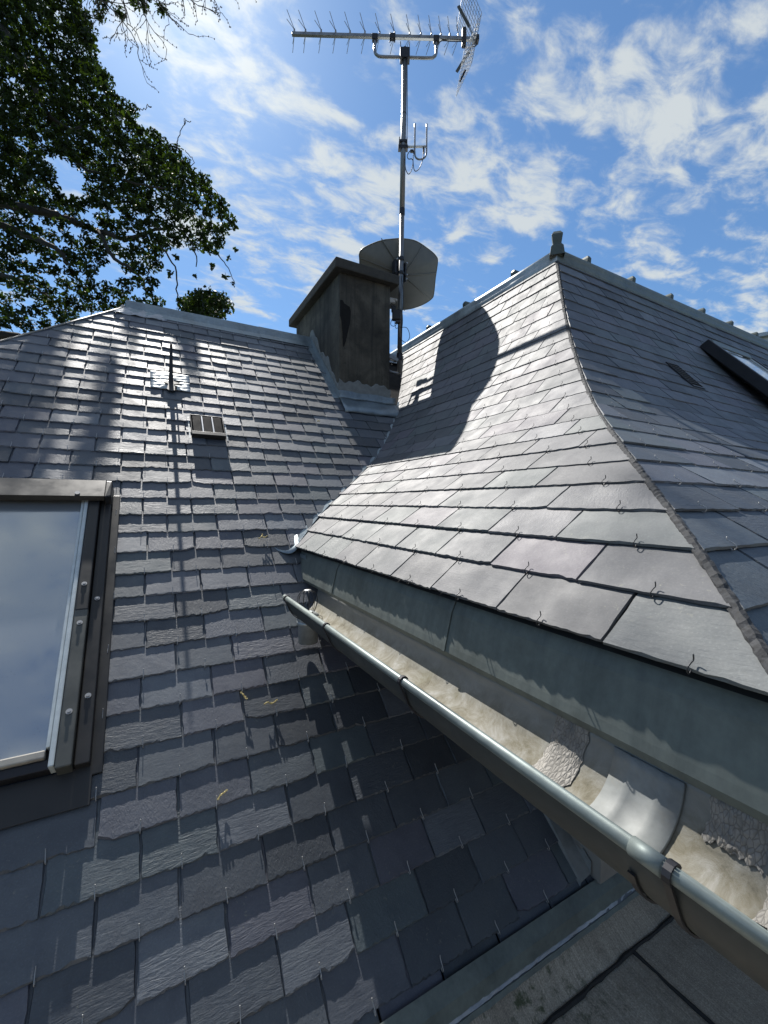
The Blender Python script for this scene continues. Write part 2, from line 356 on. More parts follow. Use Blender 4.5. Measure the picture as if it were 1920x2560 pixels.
# ------------------------------------------------------------------ slate laying
TH = .0052; P = .1108; SW = .2095
def clip_poly(poly, a, b_, c):     # keep a*u + b*v + c >= 0; vertices are (u, v, du, dv)
    out = []; n = len(poly)
    for i in range(n):
        p, q = poly[i], poly[(i+1) % n]; dp = a*p[0]+b_*p[1]+c; dq = a*q[0]+b_*q[1]+c
        if dp >= 0: out.append(p)
        if (dp >= 0) != (dq >= 0):
            t = dp/(dp-dq); out.append(tuple(p[k]+(q[k]-p[k])*t for k in range(2)) + (0.0, 0.0))
    return out
def slate_outline(w, L, rough):
    """Chipped slate: (u, v, inset u, inset v); v = 0 is the exposed lower edge."""
    pts = []; n = 22; slope = rnd.uniform(-.004, .004)*rough
    notch = rnd.randrange(2, n-1) if rnd.random() < .25 else -9; nd_ = rnd.uniform(.002, .006)*rough
    cut = rnd.choice((0, n)) if rnd.random() < .14 else -9; cd = rnd.uniform(.004, .012)*rough
    for i in range(n+1):
        u = w*i/n; jv = rnd.uniform(-.0011, .0011)*rough + slope*(i/n-.5)
        if abs(i-notch) <= 1: jv += nd_*(1 if i == notch else .5)
        if abs(i-cut) <= 3: jv += cd*(1-abs(i-cut)/4)
        pts.append((u, jv, 0.0 if 0 < i < n else (.001 if i == 0 else -.001), rnd.uniform(.0008, .0060)*rough*rnd.choice((.5, 1, 1))))
    m = 9
    for i in range(1, m): pts.append((w + rnd.uniform(-.0012, .0005)*rough, L*i/m*.9, -rnd.uniform(.0003, .0030)*rough, 0.0))
    pts.append((w, L, 0.0, 0.0)); pts.append((0.0, L, 0.0, 0.0))
    for i in range(m-1, 0, -1): pts.append((rnd.uniform(-.0005, .0012)*rough, L*i/m*.9, rnd.uniform(.0003, .0030)*rough, 0.0))
    return pts
def add_slate(mb, origin, eu, ev, u0, w, L, lift, clips=(), rough=1.0, th=TH):
    """origin is the point at u = 0 on the lower edge line; ev points up the slope."""
    en = eu.cross(ev).normalized()
    rot = rnd.uniform(-.006, .006)
    poly = [(u0 + p[0] - rot*p[1], p[1] + rot*p[0], p[2], p[3]) for p in slate_outline(w, L, rough)]
    for c in clips:
        poly = clip_poly(poly, *c)
        if len(poly) < 3: return None
    n = len(poly); lo = []; hi = []
    for u, v, du, dv in poly:
        k = lift*(1 - v/L)
        lo.append(origin + eu*u + ev*v + en*(k)); hi.append(origin + eu*(u+du) + ev*(v+dv) + en*(k+th))
    mb.raw([tuple(p) for p in lo+hi], [tuple(range(n, 2*n))] + [(i, (i+1) % n, (i+1) % n+n, i+n) for i in range(n)])
    return en

# hooks: one mesh, then copies
def hook_mesh(name, mt, rad=.0014, h=.030, stick=.010):
    b_ = MB(); pts = [(0,.004,.002),(0,-.004,.000),(0,-.0065,.004),(0,-.0045,.0095),(0,.004,.0105),(0,h*.75,.0098),(0,h,.0098+stick)]
    b_.tube(spline(pts, 3), rad, 6)
    me = bpy.data.meshes.new(name); me.from_pydata(b_.v, [], b_.f); me.materials.append(mt); me.polygons.foreach_set('use_smooth', [True]*len(me.polygons)); return me
HOOK_W = hook_mesh('slate_hook', STEEL, .0013, .026, .003); HOOK_M = hook_mesh('mansard_hook', HOOKD, .0010, .015, .007); HOOK_R = hook_mesh('pale_hook', STEEL, .0011, .016, .004)
def place_hooks(spots, me, parent, mt):
    """spots: (point, eu, ev, en). The hundred nearest to the photograph's viewpoint are parts, the rest one mesh."""
    spots = sorted(spots, key=lambda s: s[0].length); pw = parent_world(parent)
    for p, eu, ev, en in spots[:100]:
        o = bpy.data.objects.new('slate_hook', me); col.objects.link(o); o.parent = parent
        a = rnd.uniform(-.10, .10); e1 = (eu*math.cos(a) + ev*math.sin(a)); e2 = en.cross(e1)
        o.matrix_local = Matrix(((e1.x, e2.x, en.x, p.x-pw.x), (e1.y, e2.y, en.y, p.y-pw.y), (e1.z, e2.z, en.z, p.z-pw.z), (0,0,0,1)))
    if len(spots) > 100:
        b_ = MB(); vs_ = [v.co for v in me.vertices]; fs = [tuple(pl.vertices) for pl in me.polygons]
        for p, eu, ev, en in spots[100:]: b_.raw([p + eu*v.x + ev*v.y + en*v.z for v in vs_], fs)
        b_.build('slate_hooks', mt, parent, True, kind='stuff')

# ------------------------------------------------------------------ house wing on the left
TA = R(44.0); ct, st_ = math.cos(TA), math.sin(TA)
EU = Vector((1,0,0)); EV = Vector((0,ct,st_)); EN = Vector((0,-st_,ct))
def WP(x, s, n=0.0): return Vector((x, 0, -2.2)) + EV*s + EN*n
S_RIDGE = 5.33; S_BOT = .868/ct; RX0 = -.155      # ridge end where the left hip starts
S0 = 2.2924
wing = thing('house_wing', 'house wing roofed in dark slate with brown-framed roof window and rendered chimney', 'house', (0, 2.2, -7.2))
sl = MB(); hooks = []
k0 = math.ceil((S_BOT - .02 - S0)/P) - 1; k1 = int((S_RIDGE - S0)/P)
for k in range(k0, k1+1):
    s = S0 + k*P + rnd.uniform(-.0015, .0015); odd = k % 2
    j0 = -14; xs = []
    for j in range(j0, 9): xs.append(.069 - .0 + SW*j + (SW*.5 if odd else 0) + rnd.uniform(-.014, .014))
    for i in range(len(xs)-1):
        x0, x1 = xs[i], xs[i+1]
        if x1 - x0 > .235 and rnd.random() < .3: pass
        if x0 > 1.62 + (0 if s < 3.2 else .6): continue
        L = min(2.2*P, S_RIDGE + .02 - s)
        if L < .04: continue
        # left hip: x - RX0 >= -(S_RIDGE - s)*ct
        cl = [(1, ct*-1, -RX0 + ct*(S_RIDGE - s))]
        gap = rnd.uniform(.0008, .0026)
        add_slate(sl, WP(0, s), EU, EV, x0+gap, x1-x0-2*gap, L, 2*TH + rnd.uniform(.0012, .0050), cl, 1.35)
        xm = (x0+x1)/2 + rnd.uniform(-.006, .006)
        if k > k0 and xm > RX0 - (S_RIDGE-s)*ct + .05 and xm < 1.3: hooks.append((WP(xm, s, 2*TH+.003), EU, EV, EN))
slate_w = sl.build('slate_roof', SLATE, wing)
place_hooks(hooks, HOOK_W, wing, STEEL)
# boards below the slates, hip side and rear side of the roof
b = MB(); hx = RX0 - (S_RIDGE - S_BOT)*ct
b.face([WP(hx, S_BOT+.05, -.004), WP(2.6, S_BOT+.05, -.004), WP(2.6, S_RIDGE, -.004), WP(RX0, S_RIDGE, -.004)])
ry, rz = S_RIDGE*ct, -2.2 + S_RIDGE*st_; run = (S_RIDGE - S_BOT)*ct
yb = ry + run; zb = -2.2 + S_BOT*st_
b.build('roof_boarding', DARK, wing)
b = MB(); b.face([(hx, S_BOT*ct, zb-.006), (RX0, ry, rz-.006), (hx, yb, zb-.006)]); b.face([(RX0, ry, rz-.006), (2.6, ry, rz-.006), (2.6, yb, zb-.006), (hx, yb, zb-.006)])
b.build('rear_roof', SLATE, wing)
# slates of the hip side, coursed like the front
b = MB(); HV = Vector((ct, 0, st_)); HU = Vector((0, -1, 0))
for k in range(k0, k1+1):
    s = S0 + k*P; half = (S_RIDGE - s)*ct; nS = int(2*half/SW)+2; o_ = Vector((RX0 - (S_RIDGE-s)*ct, ry, -2.2 + s*st_))
    for i in range(-nS, nS):
        u0 = i*SW + (SW/2 if k % 2 else 0)
        if u0 > half or u0+SW < -half: continue
        add_slate(b, o_, HU, HV, u0+.003, SW-.006, 2.2*P, 2*TH+.002, [(1, -ct, half), (-1, -ct, half)])
b.build('hip_side_slates', SLATE, wing)
# hip joint, slim zinc
b = MB(); b.tube([WP(hx, S_BOT, .012) , WP(RX0, S_RIDGE, .016)], .008, 6); b.build('hip_joint', SLATE_D, wing, True)
# ridge cap: folded zinc sheet with lapped joints
b = MB(); xr0, xr1 = RX0 - .02, 2.35
for i, (xa, xb) in enumerate(((xr0, .83), (.825, xr1))):
    e = .0 if i == 0 else .003
    A = [Vector((0, ry, rz+.055+e)), Vector((0, ry-.018, rz+.052+e)), Vector((0, ry-.030, rz+.030+e)), Vector((0,0,-2.2))+EV*(S_RIDGE-.055)+EN*(.022+e), Vector((0,0,-2.2))+EV*(S_RIDGE-.118)+EN*(.018+e)]
    Bk = [Vector((0, ry+.018, rz+.052+e)), Vector((0, ry+.03, rz+.03+e)), Vector((0, ry+.12, rz-.09+e))]
    sec = list(reversed(Bk)) + A
    b.sweep([[p+Vector((x,0,0)) for p in sec] for x in np.linspace(xa, xb, 8)])
b.build('ridge_cap', ZINC_B, wing, solid=.003)
b = MB()   # crumpled lead over the hip end
N = 10
for i in range(N):
    for j in range(N):
        pass
grid = [[WP(RX0 - .045 + .30*i/N - .05*(1-j/N)*(1-i/N), S_RIDGE - .17 + .155*j/N + (.02*i/N), .021 + .006*math.sin(i*1.9+j)*math.cos(j*1.3) + rnd.uniform(-.002,.002)) for i in range(N+1)] for j in range(N+1)]
b.sweep(grid); b.build('lead_hip_end', LEAD, wing, True, solid=.002)

# roof hook with lead saddle
hookp = WP(.105, 3.04/ct)
b = MB()
def saddle(x0, x1, s0, s1, n0, amp, N=9):
    return [[WP(x0+(x1-x0)*i/N, s0+(s1-s0)*j/N, n0 + amp*(math.sin(i*2.1+j*.7)+math.cos(j*1.7-i))*.5 + .004*math.exp(-((i-N/2)/1.2)**2)) for i in range(N+1)] for j in range(N+1)]
rh = MB(); sS = hookp.y/ct
rh.sweep(saddle(-.01, .215, sS-.055, sS+.045, .021, .0022)); rh.sweep(saddle(-.012, .218, sS+.055, sS+.145, .022, .002))
saddle_o = rh.build('lead_saddle', ZINC, wing, True, solid=.0018)
b = MB(); c0 = WP(.105, sS+.02, .02)
prof = [(-.026,-.085),(0,-.105),(.026,-.085),(.016,-.02),(.060,.0),(.016,.018),(.014,.075),(0,.115),(-.014,.075),(-.016,.018),(-.060,.0),(-.016,-.02)]
lo = [WP(.105+x, sS+.015+y, .026) for x, y in prof]; hi = [WP(.105+x, sS+.015+y, .032) for x, y in prof]
n = len(prof); b.raw([tuple(p) for p in lo+hi], [tuple(range(n, 2*n))]+[(i,(i+1)%n,(i+1)%n+n,i+n) for i in range(n)])
top = c0 + Vector((.002, .012, .250))
b.hexa([c0+Vector(d) for d in ((-.014,-.007,0),(.014,-.007,0),(.014,.007,0),(-.014,.007,0))], [top+Vector(d) for d in ((-.007,-.004,0),(.007,-.004,0),(.007,.004,0),(-.007,.004,0))])
b.tube(spline([top+Vector((0,0,-.01)), top+Vector((0,-.012,.004)), top+Vector((0,-.03,-.012))], 4), .007, 6)
b.tube(spline([WP(.13, sS-.045, .03), WP(.13, sS-.075, .045), WP(.13, sS-.08, .065)], 4), .005, 6)
b.build('roof_hook', ANTHR, wing, bevel=.001)

# louvred roof vent
vx0, vx1, vs0, vs1 = .196, .380, 2.657/ct-.010, 2.800/ct
vent = MB()
def rb(x0, x1, s0, s1, n0, n1): vent.hexa([WP(x0,s0,n0),WP(x1,s0,n0),WP(x1,s1,n0),WP(x0,s1,n0)], [WP(x0,s0,n1),WP(x1,s0,n1),WP(x1,s1,n1),WP(x0,s1,n1)])
rb(vx0, vx1, vs0+.03, vs1, .010, .022); vent.build('roof_vent', DARK, wing); vent_o = bpy.data.objects['roof_vent'] if 'roof_vent' in bpy.data.objects else None
vent = MB(); rb(vx0, vx1, vs0, vs0+.030, .012, .046); rb(vx0, vx0+.005, vs0+.03, vs1, .022, .036); rb(vx1-.005, vx1, vs0+.03, vs1, .022, .036); rb(vx0, vx1, vs1-.005, vs1+.002, .012, .036)
vent.build('vent_frame', BLACK, vent_o, bevel=.002)
for c in range(3):
    vent = MB(); a = vx0+.012+c*.0575; nL = 15
    for i in range(nL):
        s_ = vs0+.038+(vs1-vs0-.052)*i/(nL-1); vent.hexa([WP(a,s_,.024),WP(a+.044,s_,.024),WP(a+.044,s_+.003,.024),WP(a,s_+.003,.024)],[WP(a,s_-.005,.036),WP(a+.044,s_-.005,.036),WP(a+.044,s_-.002,.036),WP(a,s_-.002,.036)])
    vent.build('louvre_panel', ANTHR, vent_o)
for c in range(2):
    vent = MB(); a = vx0+.0585+c*.0575; rb(a, a+.0085, vs0+.03, vs1-.02, .022, .043); vent.build('vent_rib', LEAD if c < 2 else ANTHR, vent_o, bevel=.002)
for x_, a in ((vx0-.016, .014), (vx1+.002, .016)):
    vent = MB(); rb(x_+a*.3, x_+a*.8, vs0-.005, vs1, .012, .017); vent.build('vent_flashing', ZINC, vent_o)

# chimney
CX0, CX1, CY0, CY1, CZ1 = 1.31, 1.775, 3.136, 4.30, 1.848
def nbox(name, mt, parent, x0, x1, y0, y1, z0, z1, bev=.004, sub=0, amp=0):
    b_ = MB(); b_.hexa([(x0,y0,z0),(x1,y0,z0),(x1,y1,z0),(x0,y1,z0)],[(x0,y0,z1),(x1,y0,z1),(x1,y1,z1),(x0,y1,z1)]); return b_.build(name, mt, parent, bevel=bev)
chim = nbox('chimney', CONC, wing, CX0, CX1, CY0, CY1, .3, CZ1, .012); chim['label'] = 'stained grey rendered chimney stack with a dark tar streak'
nbox('chimney_cap', CAPC, chim, CX0-.058, CX1+.055, CY0-.058, CY1+.075, CZ1-.004, CZ1+.075, .008)
# tar stain, thin irregular skin on the front face
b = MB(); sp_ = [(1.312,1.62),(1.330,1.625),(1.350,1.60),(1.395,1.585),(1.405,1.55),(1.402,1.48),(1.385,1.40),(1.362,1.30),(1.345,1.255),(1.338,1.27),(1.336,1.36),(1.326,1.46),(1.311,1.50)]
n = len(sp_); b.raw([(x, CY0-.0005, z) for x, z in sp_]+[(x, CY0-.0045, z) for x, z in sp_], [tuple(range(n, 2*n))]+[(i+n,(i+1)%n+n,(i+1)%n,i) for i in range(n)]); b.build('tar_stain', TAR, chim)
# pale mortar skirt, uneven upper edge, front and left
b = MB(); xs = np.linspace(CX0-.004, CX1+.003, 24)
b.sweep([[(x, CY0-.006, .80), (x, CY0-.006, .985 + .012*math.sin(x*31)+.010*math.sin(x*77+1))] + [(x, CY0-.0005, .99+.012*math.sin(x*31)+.010*math.sin(x*77+1))] for x in xs])
ys = np.linspace(CY0-.006, ry, 22)
b.sweep([[(CX0-.006, y, -2.2+y*math.tan(TA)-.02), (CX0-.006, y, -2.2+y*math.tan(TA)+.135+.03*math.sin(y*19)+.02*math.sin(y*47)), (CX0-.0005, y, -2.2+y*math.tan(TA)+.14+.03*math.sin(y*19)+.02*math.sin(y*47))] for y in ys])
b.build('mortar_skirt', MORTAR, chim)
# zinc front apron: upstand with a rolled ledge, then the sheet lying on the slates
b = MB(); xa, xb = CX0-.014, CX1+.050
sec = [(CY0-.008, .905), (CY0-.012, .862), (CY0-.026, .858), (CY0-.026, .842), (CY0-.014, .836), (CY0-.018, .795), (CY0-.032, .772), (3.085, -2.2+3.085*math.tan(TA)+.050), (2.985, -2.2+2.985*math.tan(TA)+.046), (2.982, -2.2+2.982*math.tan(TA)+.026)]
nx = 14; b.sweep([[(xa+(xb-xa)*i/nx, y+.003*math.sin(i*1.7+j), z+.004*math.sin(i*.9+j*2)) for j, (y, z) in enumerate(sec)] for i in range(nx+1)])
b.build('front_apron', ZINC_B, chim, True, solid=.003)
# side flashing: upstand and flange on the left, right side too
for xf, sg in ((CX0, -1),):
    b = MB(); ys = np.linspace(CY0-.02, ry, 12)
    b.sweep([[(xf+sg*.009, y, -2.2+y*math.tan(TA)+.075), (xf+sg*.011, y, -2.2+y*math.tan(TA)+.026), (xf+sg*.055, y, -2.2+y*math.tan(TA)+.024), (xf+sg*.058, y, -2.2+y*math.tan(TA)+.014)] for y in ys])
    b.build('side_flashing', ZINC_B, chim, solid=.003)

# roof window of the wing
win = MB(); wx0, wx1 = -.935, -.160
sw0, sw1 = 1.476/ct, 2.306/ct       # lower and upper end along the slope
def rwbox(x0, x1, s0, s1, n0, n1, mb): mb.hexa([WP(x0,s0,n0),WP(x1,s0,n0),WP(x1,s1,n0),WP(x0,s1,n0)], [WP(x0,s0,n1),WP(x1,s0,n1),WP(x1,s1,n1),WP(x0,s1,n1)])
m_ = MB(); rwbox(wx0+.06, wx1-.06, sw0+.02, sw1-.02, .0, .052, m_); rw = m_.build('roof_window', DARK, wing); rw['label'] = 'brown metal framed roof window reflecting cloudy sky'
for sg, xa in ((1, wx1), (-1, wx0)):
    b_ = MB(); x = lambda d: (xa - sg*d)     # d is measured inwards
    def q(d0, d1, s0, s1, n0, n1, mb):
        a0, a1 = sorted((x(d0), x(d1))); rwbox(a0, a1, s0, s1, n0, n1, mb)
    q(.0, .037, sw0-.005, sw1-.01, .004, .058, b_); q(-.030, .002, sw0-.03, sw1-.02, .012, .024, b_)
    b_.build('side_flashing', BROWN, rw, bevel=.003)
    b_ = MB(); q(.039, .077, sw0-.01, sw0+.50, .02, .083, b_); b_.build('frame_cover', BROWN_L, rw, bevel=.004)
    b_ = MB(); q(.0395, .0765, sw0+.492, sw1-.05, .02, .0855, b_); b_.build('frame_cover', BROWN, rw, bevel=.004)
    b_ = MB(); q(.079, .093, sw0+.000, sw1-.06, .02, .079, b_); b_.build('sash_rail', GREYPVC, rw, bevel=.003)
    b_ = MB(); q(.0945, .104, sw0+.055, sw1-.07, .02, .072, b_); b_.build('glazing_bead', GREYPVC, rw, bevel=.002)
    for (d, s_, n_) in ((.058, sw0+.14, .083), (.058, sw0+.44, .083), (.018, sw0+.19, .058), (.018, sw0+.55, .058), (.058, sw0+.60, .0855)):
        b_ = MB(); p = WP(x(d), s_, n_); b_.tube([p, p+EN*.003], .0085, 12); b_.tube([p+EN*.003, p+EN*.007], .0045, 8); b_.build('screw', STEEL, rw)
b_ = MB(); rwbox(wx0+.104, wx1-.104, sw0+.050, sw1-.085, .050, .066, b_); b_.build('pane', GLASS, rw)
b_ = MB(); rwbox(wx0+.104, wx1-.104, sw0+.028, sw0+.050, .02, .074, b_); b_.build('bottom_rail', m_plain('weathered_sash', (.33,.31,.27), .6, .2), rw, bevel=.004)
b_ = MB(); rwbox(wx0+.09, wx1-.09, sw0+.000, sw0+.027, .0, .060, b_); b_.build('sill', ANTHR, rw, bevel=.003)
b_ = MB(); rwbox(wx0+.08, wx1-.08, sw1-.085, sw1-.055, .03, .076, b_); b_.build('top_bead', GREYPVC, rw, bevel=.003)
b_ = MB()    # hood over the head of the window
hs = [(sw1+.022, .016), (sw1+.006, .060), (sw1-.004, .098), (sw1-.118, .112), (sw1-.124, .092)]
b_.sweep([[WP(xx, s_, n_) for s_, n_ in hs] for xx in (wx0-.002, (wx0+wx1)/2, wx1-.022)])
b_.build('head_flashing', BROWN, rw, solid=.003)
b_ = MB(); b_.hexa([WP(wx1-.0215,sw1-.118,.012),WP(wx1+.004,sw1-.118,.012),WP(wx1+.004,sw1+.020,.012),WP(wx1-.0215,sw1+.020,.012)],[WP(wx1-.0215,sw1-.118,.108),WP(wx1+.002,sw1-.10,.098),WP(wx1+.002,sw1-.002,.094),WP(wx1-.0215,sw1-.004,.098)]); b_.build('hood_end', BROWN, rw, bevel=.004)
b_ = MB(); p = WP(wx1-.115, sw1-.105, .112); b_.tube([p, p+EN*.006], .009, 12); b_.build('screw', STEEL, rw)
b_ = MB(); rwbox(wx0, wx1+.005, sw0-.105, sw0-.004, .018, .024, b_); b_.build('apron_flashing', BROWN, rw, bevel=.001)

# ------------------------------------------------------------------ mansard house on the right
XR, YR, ZE = 2.399, 1.965, -.2250
ctrl = [(0,1.663),(-.36,1.06),(-.69,.645),(-.96,.372),(-1.23,.172),(-1.44,.030),(-1.62,-.096),(-1.776,ZE)]
pr_ = spline([(a, b_, 0) for a, b_ in reversed(ctrl)], 30); PO = np.array([[p.x, p.y] for p in pr_])
AL = np.concatenate([[0], np.cumsum(np.hypot(*np.diff(PO, axis=0).T))]); ATOT = float(AL[-1])
def prof(s):           # arc length from the eave -> (offset from the ridge, height)
    return float(np.interp(s, AL, PO[:,0])), float(np.interp(s, AL, PO[:,1]))
mans = thing('mansard_house', 'steep flared slate mansard on the right, its left side bright, its right side shaded', 'house', (4.2, 3.8, -7.2))
Y_END, X_END = 5.4, 6.9
def face_pt(side, t, s, n=0.0):
    o_, z = prof(s)
    return Vector((XR+o_, t, z)) if side == 'L' else Vector((t, YR+o_, z))
def lay(side):
    mb = MB(); hk = []; nc = int(ATOT/P)
    eu = Vector((0,-1,0)) if side == 'L' else Vector((1,0,0))
    for k in range(0, nc+1):
        s = k*P; L = min(2.2*P, ATOT + .015 - s)
        if L < .03: continue
        o0, z0 = prof(s); o1, z1 = prof(min(s+L, ATOT))
        d = Vector((o1-o0, 0, z1-z0)) if side == 'L' else Vector((0, o1-o0, z1-z0)); ev = d.normalized(); L = d.length
        extra = .0018 if k == nc-7 else 0
        og = Vector((XR+o0, 0, z0)) if side == 'L' else Vector((0, YR+o0, z0))
        # hip: left face y >= YR + o; right face x >= XR + o
        h0, h1 = (YR+o0, YR+o1) if side == 'L' else (XR+o0, XR+o1); sl_ = (h1-h0)/L; hP = h0 + (h1-h0)*P/L
        clip = (-1, -sl_, -h0) if side == 'L' else (1, -sl_, -h0)
        tmax = Y_END if side == 'L' else X_END
        t = (.415 if side == 'L' else 2.82) - 14*SW*1.06 + (SW*.53 if k % 2 else 0); J = []
        while t < tmax + .3: J.append(t + rnd.uniform(-.012, .012)); t += SW*1.06
        J = [q for q in J if not (min(h0, hP) - .02 < q < max(h0, hP) + .035)]     # slates next to the hip are cut wide
        for tt, t1 in zip(J[:-1], J[1:]):
            w = t1 - tt
            if t1 > min(h0, h1) - .02:
                u0 = -t1 if side == 'L' else tt; gap = rnd.uniform(.0010, .0028)
                add_slate(mb, og, eu, ev, u0+gap, w-2*gap, L, 2*TH + rnd.uniform(.0003, .0022)*(1 if side == 'L' else 2) + extra, [clip], .62)
                tm = max((tt+t1)/2, h0 + .10) + rnd.uniform(-.006, .006)
                en = eu.cross(ev); hk.append((og + eu*(-tm if side == 'L' else tm) + en*(2*TH+.0018+extra), eu, ev, en))
    return mb, hk
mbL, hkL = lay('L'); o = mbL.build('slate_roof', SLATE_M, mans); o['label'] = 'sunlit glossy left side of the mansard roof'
place_hooks([h for h in hkL if h[0].z < -2.2 + 99 and h[0].x - .5*(h[0].y) < 1.4], HOOK_M, mans, HOOKD)
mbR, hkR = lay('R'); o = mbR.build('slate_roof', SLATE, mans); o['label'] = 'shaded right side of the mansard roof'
sR = sorted([h for h in hkR if h[0].z < .75], key=lambda h: h[0].length)
hp = MB(); vs_ = [v.co for v in HOOK_R.vertices]; fs = [tuple(p.vertices) for p in HOOK_R.polygons]
pw = parent_world(mans)
for p, eu, ev, en in sR[:46]:
    oo = bpy.data.objects.new('pale_slate_hook', HOOK_R); col.objects.link(oo); oo.parent = mans
    oo.matrix_local = Matrix(((eu.x, ev.x, en.x, p.x-pw.x), (eu.y, ev.y, en.y, p.y-pw.y), (eu.z, ev.z, en.z, p.z-pw.z), (0,0,0,1)))
# boarding under the slates
b = MB(); ss = np.linspace(0, ATOT, 26)
for i in range(len(ss)-1):
    (oa, za), (ob, zb_) = prof(ss[i]), prof(ss[i+1]); e = .004
    b.face([(XR+oa+e, YR+oa+e, za-e), (XR+ob+e, YR+ob+e, zb_-e), (XR+ob+e, Y_END, zb_-e), (XR+oa+e, Y_END, za-e)])
    b.face([(XR+oa+e, YR+oa+e, za-e), (X_END, YR+oa+e, za-e), (X_END, YR+ob+e, zb_-e), (XR+ob+e, YR+ob+e, zb_-e)])
b.build('roof_boarding', DARK, mans)
# hip: narrow crest of chipped slate edges
b = MB(); rows = []; NH = 420
jz = [rnd.uniform(-.0030, .0026) for _ in range(NH+1)]
for i in range(NH+1):
    s = ATOT*i/NH; o_, z = prof(s); o2, z2 = prof(min(s+.02, ATOT)); o1, z1 = prof(max(s-.02, 0)); c = Vector((XR+o_, YR+o_, z))
    d = Vector((o2-o1, z2-z1, 0)).normalized(); nL = Vector((-d.y, 0, d.x)); nR = Vector((0, -d.y, d.x)); bs = (nL+nR).normalized()
    j = lambda k=.0022: rnd.uniform(-k, k)
    rows.append([c + Vector((0,.005+j(.002),0)) + nL*.0125, c + Vector((0,.003+j(.0012),0)) + nL*(.0156+j(.0009)), c + bs*(.0166+jz[i]*.45) + Vector((j(.0012),j(.0012),0)), c + Vector((.002+j(.0012),0,0)) + nR*(.0154+j(.0009)), c + Vector((.004+j(.0015),0,0)) + nR*.0125])
b.sweep(rows)
b.build('hip_crest', m_plain('chipped_hip_edge', (.034,.035,.037), .85, .8, 150, .4), mans)
# ridge rolls of zinc with batten ends, and the shallow terrace roof behind
def membron(side):
    b_ = MB(); sec = [(-.040,-.075),(-.034,-.012),(-.030,.000),(-.036,.012),(-.030,.036),(-.006,.052),(.03,.056),(.10,.060)]
    t0 = YR-.036 if side == 'L' else XR-.036; t1 = Y_END if side == 'L' else X_END
    ts = np.linspace(0, 1, 9); rows = []
    for t in ts:
        row = []
        for o_, z in sec:
            start = t0 + o_ + .036; tv = start + (t1-start)*t
            row.append((XR+o_, tv, 1.663+.012+z) if side == 'L' else (tv, YR+o_, 1.663+.012+z))
        rows.append(row)
    b_.sweep(rows); return b_.build('ridge_roll', ZINC if side == 'L' else ZINC_G, mans, True, solid=.003)
membron('L'); membron('R')
b = MB(); e = .10; z0 = 1.663+.070
b.face([(XR+e, YR+e, z0), (X_END, YR+e, z0), (X_END, YR+1.7, z0+.25), (XR+1.7, YR+1.7, z0+.25)]); b.face([(XR+e, YR+e, z0), (XR+1.7, YR+1.7, z0+.25), (XR+1.7, Y_END, z0+.25), (XR+e, Y_END, z0)])
b.face([(XR+1.7, YR+1.7, z0+.25), (X_END, YR+1.7, z0+.25), (X_END, Y_END, z0+.25), (XR+1.7, Y_END, z0+.25)]); b.build('terrace_roof', ZINC, mans)
def cap_end(c, d, s=.68, name='batten_end', mt=DARKZ):
    """Zinc end of a batten roll: tapered block with a hooded top; d points outwards."""
    c = Vector(c); d = Vector(d).normalized(); a = Vector((-d.y, d.x, 0)); u = Vector((0,0,1)); b_ = MB()
    w, h = .030*s, .060*s
    def rg(o_, ww, z): return [c + d*o_ + a*k*ww + u*z for k in (-1, 1)]
    f0 = rg(.030*s, w, -.012); f1 = rg(.036*s, w*.92, h*.6); f2 = rg(.024*s, w*.62, h); r2 = rg(-.25, w*.62, h*.96); r1 = rg(-.25, w, -.012)
    b_.raw([tuple(p) for p in f0+f1+f2+r2+r1], [(0,1,3,2),(2,3,5,4),(4,5,7,6),(0,2,4,6,8),(1,9,7,5,3),(6,7,9,8)])
    return b_.build(name, mt, mans, bevel=.003)
for x in (2.709, 3.245, 3.781, 4.305, 4.83, 5.36, 5.89): cap_end((x, YR-.006, 1.722), (0,-1,0))
for y in (2.337, 2.90, 3.46, 4.02): cap_end((XR-.002, y, 1.722), (-1,0,0))
# corner cap: taller pinched block on a folded collar
b = MB(); c = Vector((XR-.012, YR-.012, 1.70)); d = Vector((-.707,-.707,0)); a = Vector((.707,-.707,0)); u = Vector((0,0,1))
rings = [(.044,.048,-.035,.0),(.036,.040,.026,.0),(.022,.027,.044,.004),(.024,.032,.078,.006),(.027,.036,.108,.004),(.016,.023,.136,-.008)]
b.sweep([[c + a*(-w) + d*(t+o_) + u*z, c + a*w + d*(t+o_) + u*z, c + a*w*.9 + d*(-t+o_) + u*z, c + a*(-w*.9) + d*(-t+o_) + u*z] for t, w, z, o_ in rings], closed=True)
t, w, z, o_ = rings[-1]; b.face([c + a*(-w) + d*(t+o_) + u*z, c + a*w + d*(t+o_) + u*z, c + a*w*.9 + d*(-t+o_) + u*z, c + a*(-w*.9) + d*(-t+o_) + u*z])
b.build('corner_cap', DARKZ, mans, bevel=.004)
# thin lead tucked under the right ridge
b = MB(); b.sweep([[(x, YR-.022-.004*math.sin(x*5), 1.625), (x, YR-.046-.006*math.sin(x*7), 1.590)] for x in np.linspace(XR+.01, X_END, 40)]); b.build('ridge_lead', LEAD, mans, solid=.002)
